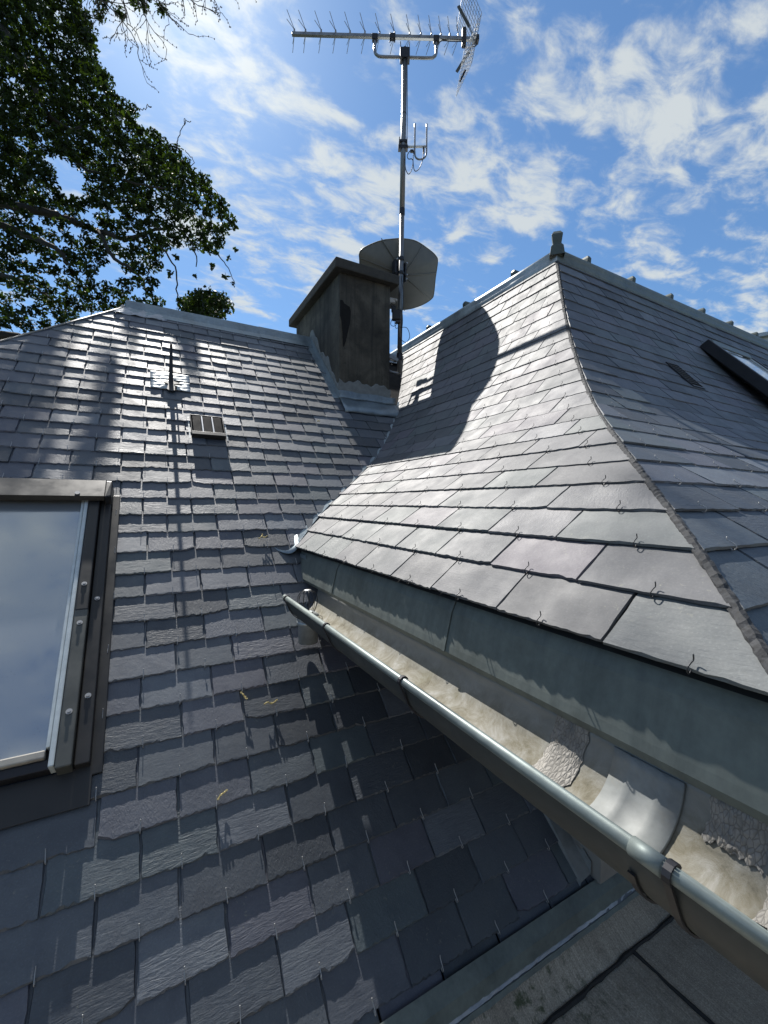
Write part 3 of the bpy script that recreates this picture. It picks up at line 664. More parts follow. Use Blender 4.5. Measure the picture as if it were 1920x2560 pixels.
# zinc apron under the eave, soffit, walls
EX, EY = XR-1.776, YR-1.776
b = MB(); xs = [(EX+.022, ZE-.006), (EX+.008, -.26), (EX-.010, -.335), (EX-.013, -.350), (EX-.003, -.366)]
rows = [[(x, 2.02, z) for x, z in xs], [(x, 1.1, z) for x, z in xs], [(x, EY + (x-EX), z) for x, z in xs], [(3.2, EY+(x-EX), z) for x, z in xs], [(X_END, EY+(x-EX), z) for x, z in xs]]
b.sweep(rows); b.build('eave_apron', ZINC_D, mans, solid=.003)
for y in (1.52, .80):
    b = MB(); b.sweep([[(x-.004, y, z), (x-.0045, y+.009, z), (x-.0025, y+.011, z)] for x, z in xs[:4]]); b.build('lap_seam', ZINC_D, mans, solid=.0015)
b = MB()
for y0, y1 in ((2.018, 1.70),): b.sweep([[(EX+.006, y, -.245), (EX+.010, y, -.300)] for y in (1.985, 1.90)])
b.build('lapped_zinc_tab', ZINC_B, mans, solid=.003)
WX, WY = 1.34, .880
b = MB(); b.hexa([(EX+.03, EY+.03, -.335), (X_END, EY+.03, -.335), (X_END, WY+.05, -.335), (EX+.03, WY+.05, -.335)], [(EX+.03, EY+.03, -.315), (X_END, EY+.03, -.315), (X_END, WY+.05, -.315), (EX+.03, WY+.05, -.315)])
b.hexa([(EX+.03, WY+.05, -.335), (WX+.05, WY+.05, -.335), (WX+.05, 2.0, -.335), (EX+.03, 2.0, -.335)], [(EX+.03, WY+.05, -.315), (WX+.05, WY+.05, -.315), (WX+.05, 2.0, -.315), (EX+.03, 2.0, -.315)])
b.build('soffit', SOFF, mans)
b = MB(); b.hexa([(WX, WY, -1.300), (X_END-.1, WY, -1.300), (X_END-.1, Y_END, -1.300), (WX, Y_END, -1.300)], [(WX, WY, -.336), (X_END-.1, WY, -.336), (X_END-.1, Y_END, -.336), (WX, Y_END, -.336)])
w_o = b.build('wall', WALLM, mans)
b = MB(); b.hexa([(WX+.06, WY+.07, -7.2), (X_END-.16, WY+.07, -7.2), (X_END-.16, Y_END-.06, -7.2), (WX+.06, Y_END-.06, -7.2)], [(WX+.06, WY+.07, -1.301), (X_END-.16, WY+.07, -1.301), (X_END-.16, Y_END-.06, -1.301), (WX+.06, Y_END-.06, -1.301)]); b.build('wall_base', DARK, w_o)  # recessed base coloured near black to give the slot its shadow
# flashing climbing the slope along the left wall
b = MB(); ys = np.linspace(WY+.03, 1.75, 14)
b.sweep([[(WX-.006, y, -2.2+y*math.tan(TA)+.070+.010*math.sin(y*23)), (WX-.010, y, -2.2+y*math.tan(TA)+.040), (WX-.060, y, -2.2+y*math.tan(TA)+.030), (WX-.065, y, -2.2+y*math.tan(TA)+.016)] for y in ys]); b.build('wall_flashing', MORTAR, mans, solid=.003)
# fillet of mortar tight under the soffit where the wall meets the slope
b = MB(); pts = [Vector((WX-.03, y, -2.2+y*math.tan(TA)+.13+.02*math.sin(y*9))) for y in np.linspace(WY+.03, 1.35, 12)]
b.tube(pts, [.030+.008*math.sin(i*2.1) for i in range(12)], 8); b.build('mortar_fillet', MORTAR, mans, True)
# valley strip
b = MB(); rows = []
for s in np.linspace(0.0, ATOT*.72, 30):
    o_, z = prof(s); y = (z+2.2)/math.tan(TA); x = XR+o_
    if y > 3.2: break
    rows.append([(x-.022, y, z+.018), (x-.002, y-.012, z+.012), (x+.012, y-.016, z+.030)])
b.sweep(rows); b.build('valley_strip', ZINC_B, mans, solid=.002)
# zinc lip at the foot of the valley
b = MB(); c = Vector((EX-.01, 2.03, ZE)); N = 8; rows = []
for i in range(N+1):
    t = i/N; rows.append([c + Vector((-.100+.130*t, .055, .052-.020*math.sin(t*math.pi)+.014*t)), c + Vector((-.098+.128*t, .010, .012-.022*math.sin(t*math.pi)+.024*t)), c + Vector((-.085+.112*t, -.012-.034*math.sin(t*math.pi), -.004-.026*math.sin(t*math.pi)+.030*t))])
b.sweep(rows); b.build('valley_lip', ZINC_B, mans, True, solid=.002)
# vent in the right face
def RP(x, s, n):
    o_, z = prof(s); o2, z2 = prof(s+.02); d = Vector((0, o2-o_, z2-z)).normalized(); nn = Vector((0, -d.z, d.y)); return Vector((x, YR+o_, z)) + nn*n
def rbox(mb, x0, x1, s0, s1, n0, n1): mb.hexa([RP(x0,s0,n0),RP(x1,s0,n0),RP(x1,s1,n0),RP(x0,s1,n0)], [RP(x0,s0,n1),RP(x1,s0,n1),RP(x1,s1,n1),RP(x0,s1,n1)])
def s_of_z(z): return float(np.interp(z, PO[:,1], AL))
v0, v1 = s_of_z(.70), s_of_z(.875)
b = MB(); rbox(b, 2.780, 2.905, v0, v1, .006, .018); rv = b.build('roof_vent', DARK, mans)
b = MB(); rbox(b, 2.775, 2.910, v0-.016, v0, .010, .023); rbox(b, 2.775, 2.781, v0, v1, .012, .023); rbox(b, 2.904, 2.91, v0, v1, .012, .023); b.build('vent_frame', ANTHR, rv, bevel=.002)
b = MB()
for i in range(9): s = v0+.02+(v1-v0-.03)*i/8; rbox(b, 2.784, 2.901, s, s+.004, .018, .024)
b.build('louvre_panel', BROWN, rv)
# roof window in the right face
kx0, kx1 = 3.70, 4.36; k0_, k1_ = s_of_z(.25), s_of_z(1.225)
b = MB(); rbox(b, kx0+.05, kx1-.05, k0_, k1_-.03, .0, .055); kw = b.build('roof_window', DARK, mans); kw['label'] = 'dark framed roof window seen edge-on in the shaded right slope'
for a, c in ((kx0, kx0+.045), (kx1-.045, kx1)):
    b = MB(); rbox(b, a, c, k0_, k1_, .010, .085); b.build('frame_side', ANTHR, kw, bevel=.005)
b = MB(); rbox(b, kx0+.047, kx1-.047, k1_-.060, k1_-.010, .01, .078); b.build('frame_head', ANTHR, kw, bevel=.005)
b = MB(); rbox(b, kx0+.02, kx1-.02, k1_-.075, k1_-.009, .0855, .094); b.build('head_flashing', ZINC_G, kw, bevel=.002)
b = MB(); rbox(b, kx0+.047, kx1-.047, k0_+.03, k1_-.062, .066, .080); b.build('pane', GLASS, kw)
b = MB(); rbox(b, kx1-.075, kx1-.047, k0_+.03, k1_-.062, .081, .088); b.build('glazing_bead', GREYPVC, kw)

# ------------------------------------------------------------------ gutter under the left eave
GX, GZ, GR = .540, -.366, .088
gut = thing('roof_gutter', 'half-round zinc gutter with sandy silt, hung under the eave of the bright mansard slope', 'gutter', (GX, .9, GZ))
def gsec(y, r, a0=180, a1=362, n=20, x=GX): return [(x + r*math.cos(R(a)), y, GZ + r*math.sin(R(a))) for a in np.linspace(a0, a1, n)]
ysG = [1.62, 1.30, 1.0, .7, .45, .25, .105]
rows = []
for i, y in enumerate(ysG):
    sec = gsec(y, GR)
    if i == 0: sec = [(p[0], 1.600 + (p[0]-(GX-GR))/(2*GR)*.13, p[2]) for p in sec]
    if i == len(ysG)-1: sec = [(p[0], .105+(p[0]-GX), p[2]) for p in sec]
    rows.append(sec)
rows.append([(3.4, .105+(p[0]-GX), p[2]) for p in rows[-1]]); rows.append([(X_END, .105+(p[0]-GX), p[2]) for p in rows[-2]])
b = MB(); b.sweep(rows); b.build('trough', GUTT, gut, True, solid=.0022)
# outer skin of the same sheet with its shade put into the dark colour
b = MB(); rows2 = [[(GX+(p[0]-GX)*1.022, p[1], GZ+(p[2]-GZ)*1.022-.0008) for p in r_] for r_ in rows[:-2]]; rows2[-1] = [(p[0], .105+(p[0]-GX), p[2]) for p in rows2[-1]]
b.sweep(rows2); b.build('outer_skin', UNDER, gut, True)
b = MB(); bx = GX-GR-.006; b.tube([(bx, 1.607, GZ+.004), (bx, .9, GZ+.004), (bx, .26, GZ+.004), (bx, .105+(bx-GX), GZ+.004), (X_END, .105+(bx-GX), GZ+.004)], .0086, 12); b.build('rolled_bead', ZINC_G, gut, True)
b = MB(); b.tube([(bx, .258, GZ+.004), (bx, .226, GZ+.004)], .0100, 14); b.build('bead_sleeve', ZINC_G, gut, True)
for y in (1.575, 1.158, .726, .262, .219):
    b = MB(); w = .008
    arc = [(GX+(GR+.0052)*math.cos(R(a)), GZ+(GR+.0052)*math.sin(R(a))) for a in np.linspace(200, 350, 18)]
    over = [(bx + .0106*math.cos(R(a)), GZ+.004 + .0106*math.sin(R(a))) for a in (230, 200, 170, 140, 110, 80, 50, 20)]
    path = (list(reversed(over)) if y != .262 else []) + arc
    b.sweep([[(x, y-w*.5, z), (x, y+w*.5, z)] for x, z in path]); b.build('gutter_bracket', ANTHR, gut, solid=.0026)
# expansion sleeve lining the trough between two raised seams
b = MB(); rows = [gsec(y, GR-.0035, 184, 356, 18) for y in (.305, .290, .262, .258, .254)]
b.sweep([gsec(y, GR-r, 184, 356, 18) for y, r in ((.390,.0030),(.389,.0052),(.366,.0050),(.361,.0076),(.356,.0050),(.325,.0050),(.320,.0076),(.315,.0050),(.293,.0052),(.292,.0030))])
b.build('expansion_sleeve', m_zinc('pale_sleeve_zinc', (.20,.212,.208), .0, .62, .65, (1,1,1), .5, (.30,.24,.15)), gut, True, solid=.0016)
# rough sealant patches
def patch(y0, y1, a0, a1, lab):
    b_ = MB(); N = 14; rws = []
    for i in range(N+1):
        y = y0+(y1-y0)*i/N; ed = min(i, N-i)/3
        rws.append([(GX+(GR-.003-min(ed,1)*rnd.uniform(.002,.0065)*min(1,min(k,14-k)/2))*math.cos(R(a)), y+rnd.uniform(-.003,.003)*(1 if i in (0,N) else .3), GZ+(GR-.003-min(ed,1)*.003)*math.sin(R(a))) for k, a in enumerate(np.linspace(a0+rnd.uniform(-3,3), a1+rnd.uniform(-3,3), 15))])
    b_.sweep(rws); b_.build('sealant_patch', PATCH, gut, True)
patch(.435, .498, 284, 366, ''); patch(.205, .262, 322, 362, ''); patch(.155, .196, 285, 352, '')
# outlet stub below the trough
b = MB(); oc = Vector((.548, 1.625, 0))
b.tube([oc+Vector((0,0,GZ-GR+.012)), oc+Vector((0,0,-.475)), oc+Vector((0,0,-.478)), oc+Vector((0,0,-.560))], [.050,.044,.040,.039], 24); b.build('outlet_pipe', ZINC, gut, True)
b = MB(); b.tube([oc+Vector((0,0,-.470)), oc+Vector((0,0,-.486))], .0455, 24); b.build('outlet_collar', ZINC, gut, True)
# wire balloon standing in the outlet
bal = thing('leaf_guard', 'small wire balloon leaf guard standing in the gutter outlet', 'leaf guard', (.545, 1.615, GZ-.06))
b = MB(); cc_ = Vector((.540, 1.610, GZ-.068))
for k in range(11):
    a = 2*math.pi*k/11; d = Vector((math.cos(a), math.sin(a), 0))
    b.tube(spline([cc_+d*.026, cc_+d*.036+Vector((0,0,.025)), cc_+d*.040+Vector((0,0,.055)), cc_+d*.030+Vector((0,0,.078)), cc_+d*.012+Vector((0,0,.088))], 4), .0011, 5)
b.tube([cc_+Vector((.026*math.cos(t), .026*math.sin(t), .002)) for t in np.linspace(0, 2*math.pi, 24)], .0013, 5)
b.build('wire_cage', HOOKD, bal, True)
b = MB(); b.tube([cc_+Vector((0,0,.085)), cc_+Vector((0,0,.089)), cc_+Vector((0,0,.0905))], [.016,.014,.004], 16); b.build('top_disc', STEEL, bal, True)

# ------------------------------------------------------------------ flat felt roof in front
ft = thing('flat_roof', 'brown-grey mineral felt flat roof with mossy seams below the shaded slate slope', 'flat roof', (1.5, -.6, -7.2))
FZ = -1.425
b = MB(); b.face([(-4, -3.5, FZ), (1.34, -3.5, FZ), (1.34, .762, FZ), (-4, .762, FZ)]); b.face([(1.34, -3.5, FZ+.004), (6.8, -3.5, FZ+.004), (6.8, .762, FZ+.004), (1.34, .762, FZ+.004)]); b.build('felt_sheet', FELT, ft)
b = MB()
for y in np.linspace(-3.4, .76, 60): pass
pts = [Vector((1.338+rnd.uniform(-.003,.003), y, FZ+.004)) for y in np.linspace(-3.4, .762, 120)]; b.tube(pts, [rnd.uniform(.0035,.007) for _ in pts], 6)
b.build('felt_seam', SOFF, ft)
b = MB(); pts = [Vector((x, .764+rnd.uniform(-.003,.003), FZ+.006)) for x in np.linspace(-4, 6.8, 260)]; b.tube(pts, [rnd.uniform(.004,.008) for _ in pts], 6); b.build('felt_seam', SOFF, ft)
# felt upstand rising to the wall, with a pitted metal edging
b = MB(); N = 200
b.sweep([[(x, .768, FZ+.004), (x, .806, FZ+.026), (x, .845, FZ+.056)] for x in np.linspace(-4, 6.8, N)]); b.build('felt_upstand', FELT, ft)
b = MB(); rows = []
for x in np.linspace(-4, 6.8, 420):
    j = rnd.uniform(-.0015, .0015); rows.append([(x, .836+j, FZ+.057), (x, .843, FZ+.066+j), (x, .849+j, FZ+.064), (x, .854, FZ+.076+rnd.uniform(-.001,.0012)), (x, .864, FZ+.106), (x, .896, FZ+.1300), (x, .897, FZ+.122)])
b.sweep(rows); b.build('edge_flashing', m_zinc('pitted_green_zinc', (.15,.175,.16), .15, .4, .7, (1,1,1), .55, (.10,.10,.085)), ft, solid=.002)
b = MB(); rows = []
for x in np.linspace(-4, 6.8, 700):
    q = rnd.uniform(0, .003); rows.append([(x, .8475-q, FZ+.0675), (x, .8505, FZ+.0715+rnd.uniform(0,.0015)), (x, .8535+rnd.uniform(-.001,.002), FZ+.0745)])
b.sweep(rows); b.build('solder_line', LEAD, ft)
b = MB(); b.hexa([(-4,-3.5,-7.2),(6.8,-3.5,-7.2),(6.8,.93,-7.2),(-4,.93,-7.2)],[(-4,-3.5,FZ-.01),(6.8,-3.5,FZ-.01),(6.8,.93,FZ-.01),(-4,.93,FZ-.01)]); b.build('building_wall', WALLM, ft)
b = MB(); b.hexa([(-2.0,.95,-7.2),(1.39,.95,-7.2),(1.39,6.5,-7.2),(-2.0,6.5,-7.2)],[(-2.0,.95,-1.42),(1.39,.95,-1.42),(1.39,6.5,-1.42),(-2.0,6.5,-1.42)]); b.build('wall', WALLM, wing)

# ------------------------------------------------------------------ aerial mast and what it carries
MB0, MT = Vector((1.916, 3.22, 1.155)), Vector((1.950, 3.22, 3.90))
def on_mast(z): return MB0 + (MT-MB0)*((z-MB0.z)/(MT.z-MB0.z))
cr = Vector((.8763, -.4818, 0)); cf = Vector((.482, .876, 0)); uz = Vector((0,0,1))
mast = thing('aerial_mast', 'tall galvanised aerial mast bracketed to the right side of the chimney', 'mast', MB0)
b = MB(); b.tube([MB0, on_mast(2.6)], .0205, 14); b.tube([on_mast(2.55), MT], .0228, 14); b.build('pole', GALV, mast, True)
b = MB(); b.tube([on_mast(2.545), on_mast(2.60)], .0245, 14); b.tube([on_mast(3.42), on_mast(3.425)], .0238, 14); b.build('pole_band', ANTHR, mast)
b = MB(); zz = 1.28; p = on_mast(zz)
b.bar((CX1+.004, 3.30, zz+.035), (p.x-.02, p.y+.012, zz-.01), .012, .034); b.bar((CX1+.004, 3.24, zz+.03), (p.x-.02, p.y-.012, zz-.015), .012, .030)
b.tube(spline([(CX1+.004, 3.28, zz-.045), (CX1+.05, 3.26, zz-.10), p+Vector((-.02,0,-.125)), p+Vector((.0,0,-.10))], 5), .012, 8); b.box((CX1+.003, 3.27, zz-.01), (.006, .10, .16)); b.build('wall_bracket', GALV, mast)
b = MB(); p = on_mast(1.30); b.tube([p-uz*.03, p+uz*.03], .027, 14); b.build('bracket_collar', ANTHR, mast)
# amplifier box and its loose leads
p = on_mast(1.66); b = MB(); b.box(p+cr*-.035+cf*-.012, (.075,.05,.085), (cr, cf, uz)); b.box(p+cr*-.060+cf*-.014+uz*.055, (.040,.04,.05), (cr, cf, uz)); b.build('amplifier_box', BLACK, mast, bevel=.006)
b = MB(); b.box(p+cr*-.022+cf*-.02+uz*-.060, (.045,.034,.026), (cr, cf, uz)); b.build('junction_box', BROWN, mast, bevel=.003)
b = MB()
def loop(z, pts, r=.0026): b.tube(spline([on_mast(z)+cr*x+uz*y+cf*-.026 for x, y in pts], 6), r, 6)
loop(1.66, [(-.07,-.03),(-.085,-.08),(-.06,-.10),(-.03,-.085)]); loop(1.66, [(-.05,-.06),(-.04,-.115),(-.015,-.12),(-.008,-.2),(-.004,-.34)]); loop(1.66, [(-.02,.05),(.012,.03),(.02,-.06),(.01,-.16)])
loop(1.50, [(.0,-.05),(.05,-.08),(.085,-.03),(.06,.045),(.0,.05)]); loop(1.46, [(0,.0),(.016,-.06),(.012,-.11),(-.002,-.16)]); loop(1.30, [(-.01,-.02),(-.045,-.05),(-.075,-.08),(-.12,-.04)]); loop(1.9, [(-.045,-.17),(-.085,-.14),(-.07,-.20),(-.04,-.16)])
loop(2.1, [(.0,-.1),(.02,-.25),(.015,-.4)]); loop(3.9, [(.02,0),(.024,-.6),(.021,-.72)], .0032)
b.build('cable', BLACK, mast, True)
b = MB(); p = on_mast(1.80); b.box(p+cr*-.072+cf*.02, (.05,.03,.035), (cr, cf, uz)); b.tube([p+cr*-.10+cf*.03+uz*.03, p+cr*-.03+cf*.0+uz*-.0], .010, 8); b.build('cable_clip', WHITE, mast, bevel=.004)

# satellite dish, seen from behind
dish = thing('satellite_dish', 'grey ribbed satellite dish seen from behind, clamped to the aerial mast above the chimney', 'satellite dish', (1.97, 3.36, 2.16))
dc = Vector((1.97, 3.36, 2.16)); dx = Vector((.99831, -.05804, 0)); dy = Vector((-.02914, -.50114, .86488)); dn = Vector((.05, .86, .5)).normalized()
rim = [(-.037,.224),(.125,.246),(.273,.217),(.371,.182),(.405,.140),(.424,.009),(.448,-.12),(.440,-.172),(.353,-.245),(.209,-.312),(.055,-.338),(-.116,-.332),(-.240,-.305),(-.300,-.262),(-.325,-.149),(-.356,-.020),(-.368,.03),(-.345,.075),(-.247,.142),(-.142,.192)]
rimv = spline([(x, y, 0) for x, y in rim[-2:]+rim+rim[:2]], 8)[16:-17]
nR = len(rimv); dctr = Vector((.035, -.045, 0)); b = MB(); rings = []
def dpt(q, t, depth=.10):
    v = dctr + (Vector((q[0], q[1], 0)) - dctr)*t; return dc + dx*v.x + dy*v.y + dn*(depth*(t*t) - depth + .03)
for t in (.04, .15, .3, .45, .6, .75, .88, .97, 1.0): rings.append([dpt(q, t) for q in rimv])
b.sweep(rings, closed=True); b.face(list(reversed(rings[0]))); b.build('reflector', DISH, dish, True, solid=.003)
b = MB(); b.tube([dpt(q, 1.0) for q in rimv]+[dpt(rimv[0], 1.0)], .0055, 6); b.build('rolled_rim', DISH, dish, True)
for q in ((-.20,.19),(.21,.235),(.425,.05),(.42,-.185),(-.36,.0),(-.295,-.26)):
    b = MB(); b.tube([dpt(q, t, .10)-dn*.004 for t in np.linspace(.14, .985, 14)], .0048, 6); b.build('stiffening_rib', DISH, dish, True)
p = on_mast(2.09); b = MB(); pc = dpt((0,0), 0)
b.box(p+Vector((.0,.040,.03)), (.11,.05,.05)); b.box(p+Vector((.0,.040,-.05)), (.10,.05,.04)); b.box(p+Vector((.048,.03,-.03)), (.016,.06,.17)); b.box(p+Vector((-.052,.03,.0)), (.014,.06,.12))
b.bar(p+Vector((.03,.03,0)), pc, .05, .07); b.bar(p+Vector((-.03,.03,0)), pc+Vector((-.03,0,0)), .03, .05)
b.tube([p+Vector((0,0,.055)), p+Vector((0,0,.085))], .0275, 14); b.tube([p+Vector((0,0,-.065)), p+Vector((0,0,-.04))], .0275, 14)
b.build('mast_clamp', ANTHR, dish, bevel=.003)
for d in ((.048,-.008,.04),(-.05,-.006,.05),(.052,-.004,-.06),(.045,-.01,-.10)):
    b = MB(); q = p+Vector(d); b.tube([q, q+Vector((0,-.016,0))], .007, 8); b.build('bolt', STEEL, dish)
b = MB(); b.tube(spline([dpt((.02,-.30), 1.0)-dn*.01, dpt((.0,-.40), 1.0)+dn*.08, dpt((.0,-.40),1.0)+dn*.40], 6), .014, 8); b.build('feed_arm', DISH, dish, True)
e_ = dpt((.0,-.40),1.0)+dn*.42; b = MB(); b.tube([e_, e_+dy*.05-dn*.03], .030, 14); b.tube([e_+dy*.05-dn*.03, e_+dy*.10-dn*.06], .024, 14); b.build('receiver_head', WHITE, dish, True)
b = MB(); b.tube(spline([dpt((-.08,-.33),1.0)-dn*.005+dx*t_+dy*(.055-.055*(t_/.13-1)**2) for t_ in (0,.05,.10,.15,.20,.26)], 3), .004, 6); b.build('label_plate_rib', DISH, dish)

# television aerial
BL, BR = Vector((1.084, 3.701, 4.112)), Vector((2.497, 2.923, 4.076)); bd = (BR-BL).normalized(); near_ = Vector((-.482, -.876, 0))
tv = thing('television_aerial', 'long yagi television aerial with a wire grid reflector on top of the mast', 'aerial', on_mast(3.9))
b = MB(); b.bar(BL, BR+bd*.02, .026, .026); b.build('boom', ALU, tv, bevel=.003)
xs_px = [737,765,804,840,876,913,950,987,1025,1053,1079,1103,1125,1146]
for xx in xs_px:
    t = (xx-731)/(1190-731); c = BL + (BR-BL)*t; w_ = .018
    b = MB(); b.tube([c+uz*.013, c+uz*.03, c+uz*.045], [.013,.008,.007], 8); hub = c+uz*.040
    d = b; sgn = 1.0 - .12*t
    for side in (1, -1):
        for vz in (1, -1):
            tip = hub + near_*side*.115*sgn - cr*.040*sgn + uz*vz*.040*sgn
            if side == 1: d.tube([hub, tip], .0026, 5)
            else: d.tube([c, c + (tip-hub) - uz*.0], .0024, 5)
    b.build('director', ALU, tv)
b = MB(); cl_, cr_ = BL+(BR-BL)*((938-731)/459), BL+(BR-BL)*((1091-731)/459); dp = .172
b.tube(spline([cl_-uz*.01, cl_-uz*.06, cl_-uz*.13, cl_+bd*.02-uz*(dp-.012), cl_+bd*.065-uz*dp, (cl_+cr_)/2-uz*dp, cr_-bd*.065-uz*dp, cr_-bd*.02-uz*(dp-.012), cr_-uz*.13, cr_-uz*.06, cr_-uz*.01], 6), .0125, 10); b.build('cradle', ALU, tv, True)
b = MB()
for c in (cl_, cr_): b.box(c-uz*.012, (.05,.036,.05), (bd, near_, uz))
b.box(cl_+bd*.155, (.05,.034,.042), (bd, near_, uz)); b.bar(cl_+bd*.14-uz*.015, cl_+bd*.13-uz*.045, .012, .01); b.bar(cl_+bd*.165-uz*.015, cl_+bd*.175-uz*.045, .012, .01); b.build('boom_clamp', ANTHR, tv, bevel=.003)
b = MB(); c = (cl_+cr_)/2-uz*dp; c = Vector((MT.x, MT.y, c.z)); b.box(c+uz*.01, (.085,.07,.085), (bd, near_, uz)); b.tube([c+uz*.05, c+uz*.075], .02, 10)
for k in (-1, 1): b.tube([c+bd*k*.036+near_*.03+uz*.04, c+bd*k*.040+near_*.03+uz*.10], .004, 6); b.tube([c+bd*k*.030-near_*.03+uz*.04, c+bd*k*.034-near_*.03+uz*.09], .004, 6)
b.build('mast_clamp', ANTHR, tv, bevel=.004)
c = BL+(BR-BL)*((1160-731)/459); b = MB(); b.box(c+uz*.012, (.036,.05,.145), (bd, near_, uz)); b.build('dipole_box', BLACK, tv, bevel=.008)
# reflector: two wire grids hinged at the end of the boom
for vz in (1, -1):
    hg = BR + bd*.005; W2, H = .20, .335; la = bd*-.42 + uz*vz*.90; la.normalize(); b = MB()
    for i in range(13):
        a = hg + near_*(-W2+2*W2*i/12); b.tube([a, a+la*H], .0019, 5)
    for j in range(9):
        a = hg + la*(H*j/8); b.tube([a-near_*W2, a+near_*W2], .0019, 5)
    b.build('reflector_grid', ALU, tv)
    b = MB(); q0 = hg+bd*-.02; q1 = hg + la*H*.36 - bd*.015; q2 = hg + la*H*.86 - bd*.045
    b.bar(q0, q1, .016, .007); b.build('grid_strut', ALU, tv)
    b = MB(); b.bar(q1, q2+near_*vz*.02, .024, .008, near_); b.build('dipole_arm', BROWN_L, tv)
    b = MB(); a = hg + la*H*.55 + near_*W2*.8*(1 if vz > 0 else -.6); b.bar(a, a+la*.11, .008, .018); b.build('grid_clip', ANTHR, tv)
b = MB(); b.box(BR+bd*.0, (.05,.05,.045), (bd, near_, uz)); b.build('reflector_hinge', ANTHR, tv, bevel=.004)
b = MB(); b.tube(spline([c-uz*.06, c-uz*.075+bd*.03, BR-uz*.055, BR-uz*.02], 5), .004, 6); b.tube(spline([c-bd*.02-uz*.02, c-bd*.12-uz*.022, cr_+bd*.05-uz*.02, cr_+bd*.012-uz*.06, cr_-uz*.12], 5), .004, 6); b.build('cable', BLACK, tv, True)

# small U-shaped radio aerial lower on the mast
ra = thing('radio_aerial', 'small U-shaped radio aerial on a short arm halfway up the mast', 'aerial', on_mast(3.14))
def mp_(z, x, y, f=-.0): return on_mast(z) + cr*x + uz*y + cf*f
b = MB(); u_ = []
for px_, pz in ((.100,.190),(.100,.03),(.100,-.055),(.108,-.095),(.135,-.115),(.170,-.110),(.196,-.085),(.203,-.04),(.203,.05),(.203,.190)): u_.append(mp_(3.13, px_, pz, -.02))
b.tube(spline(u_, 5), .0075, 10); b.build('dipole_loop', ALU, ra, True)
b = MB(); b.tube([mp_(3.13, .02, .0, -.01), mp_(3.13, .205, .004, -.01)], .010, 10); b.build('support_arm', WHITE, ra, True)
b = MB(); b.box(mp_(3.13, -.002, -.004), (.085,.05,.028), (cr, cf, uz)); b.box(mp_(3.13, -.002, .045), (.075,.05,.022), (cr, cf, uz))
for k in (-.034, .032): b.tube([mp_(3.13, k, -.03, -.03), mp_(3.13, k, .07, -.03)], .004, 6)
b.build('mast_clamp', ANTHR, ra, bevel=.003)
b = MB(); b.box(mp_(3.13, .178, -.035, -.02), (.016,.016,.055), (cr, cf, uz)); b.box(mp_(3.13, .075, -.045, -.02), (.03,.02,.02), (cr, cf, uz)); b.build('balun', BLACK, ra, bevel=.003)
b = MB(); b.tube(spline([mp_(3.13, x, y, -.03) for x, y in ((.175,-.06),(.165,-.14),(.140,-.20),(.110,-.225),(.092,-.20),(.085,-.12),(.09,-.05),(.06,-.05),(.035,-.09),(.045,-.12),(.075,-.12),(.085,-.15),(.07,-.22),(.045,-.25),(.02,-.20),(.016,-.10))], 5), .0034, 6); b.build('cable', BLACK, ra, True)

# ------------------------------------------------------------------ catkins fallen on the wing roof
def catkin(x, s, pts, label):
    b_ = MB(); n0 = 2*TH+.016; b_.tube(spline([WP(x+a, s+c, n0+.004*math.sin(i*2)) for i, (a, c) in enumerate(pts)], 5), [.0022]*(5*(len(pts)-1)+1), 5)
    for a, c in pts: q = WP(x+a, s+c, n0+.004); b_.box(q, (.006,.004,.004), (EU, EV, EN))
    o = b_.build('catkin', CATKIN); tag(o, label, 'catkin', 'dry catkins on the wing roof')
catkin(0.272, 2.168, [(0, 0), (0.006, -0.008), (0.012, -0.018), (0.016, -0.026)], 'short yellow catkin on the slates above a longer one, left of the gutter end shadow')
catkin(0.365, 2.111, [(-0.02, 0), (-0.008, 0.003), (0.004, -0.002), (0.016, 0), (0.024, 0.004)], 'long yellow catkin lying across a slate edge left of the gutter shadow')
catkin(0.179, 1.876, [(-0.012, -0.012), (-0.004, -0.004), (0.004, 0.0), (0.014, 0.004)], 'yellow catkin lying alone lower down the wing roof')
catkin(0.467, 2.899, [(-0.02, -0.006), (-0.008, 0.002), (0, 0.018), (0.006, 0.0), (0.02, 0.006)], 'pale forked catkin left of the valley foot')
catkin(1.028, 3.981, [(-0.008, -0.01), (0, 0.002), (0.008, -0.004)], 'tiny pale catkin on the slates below the chimney')
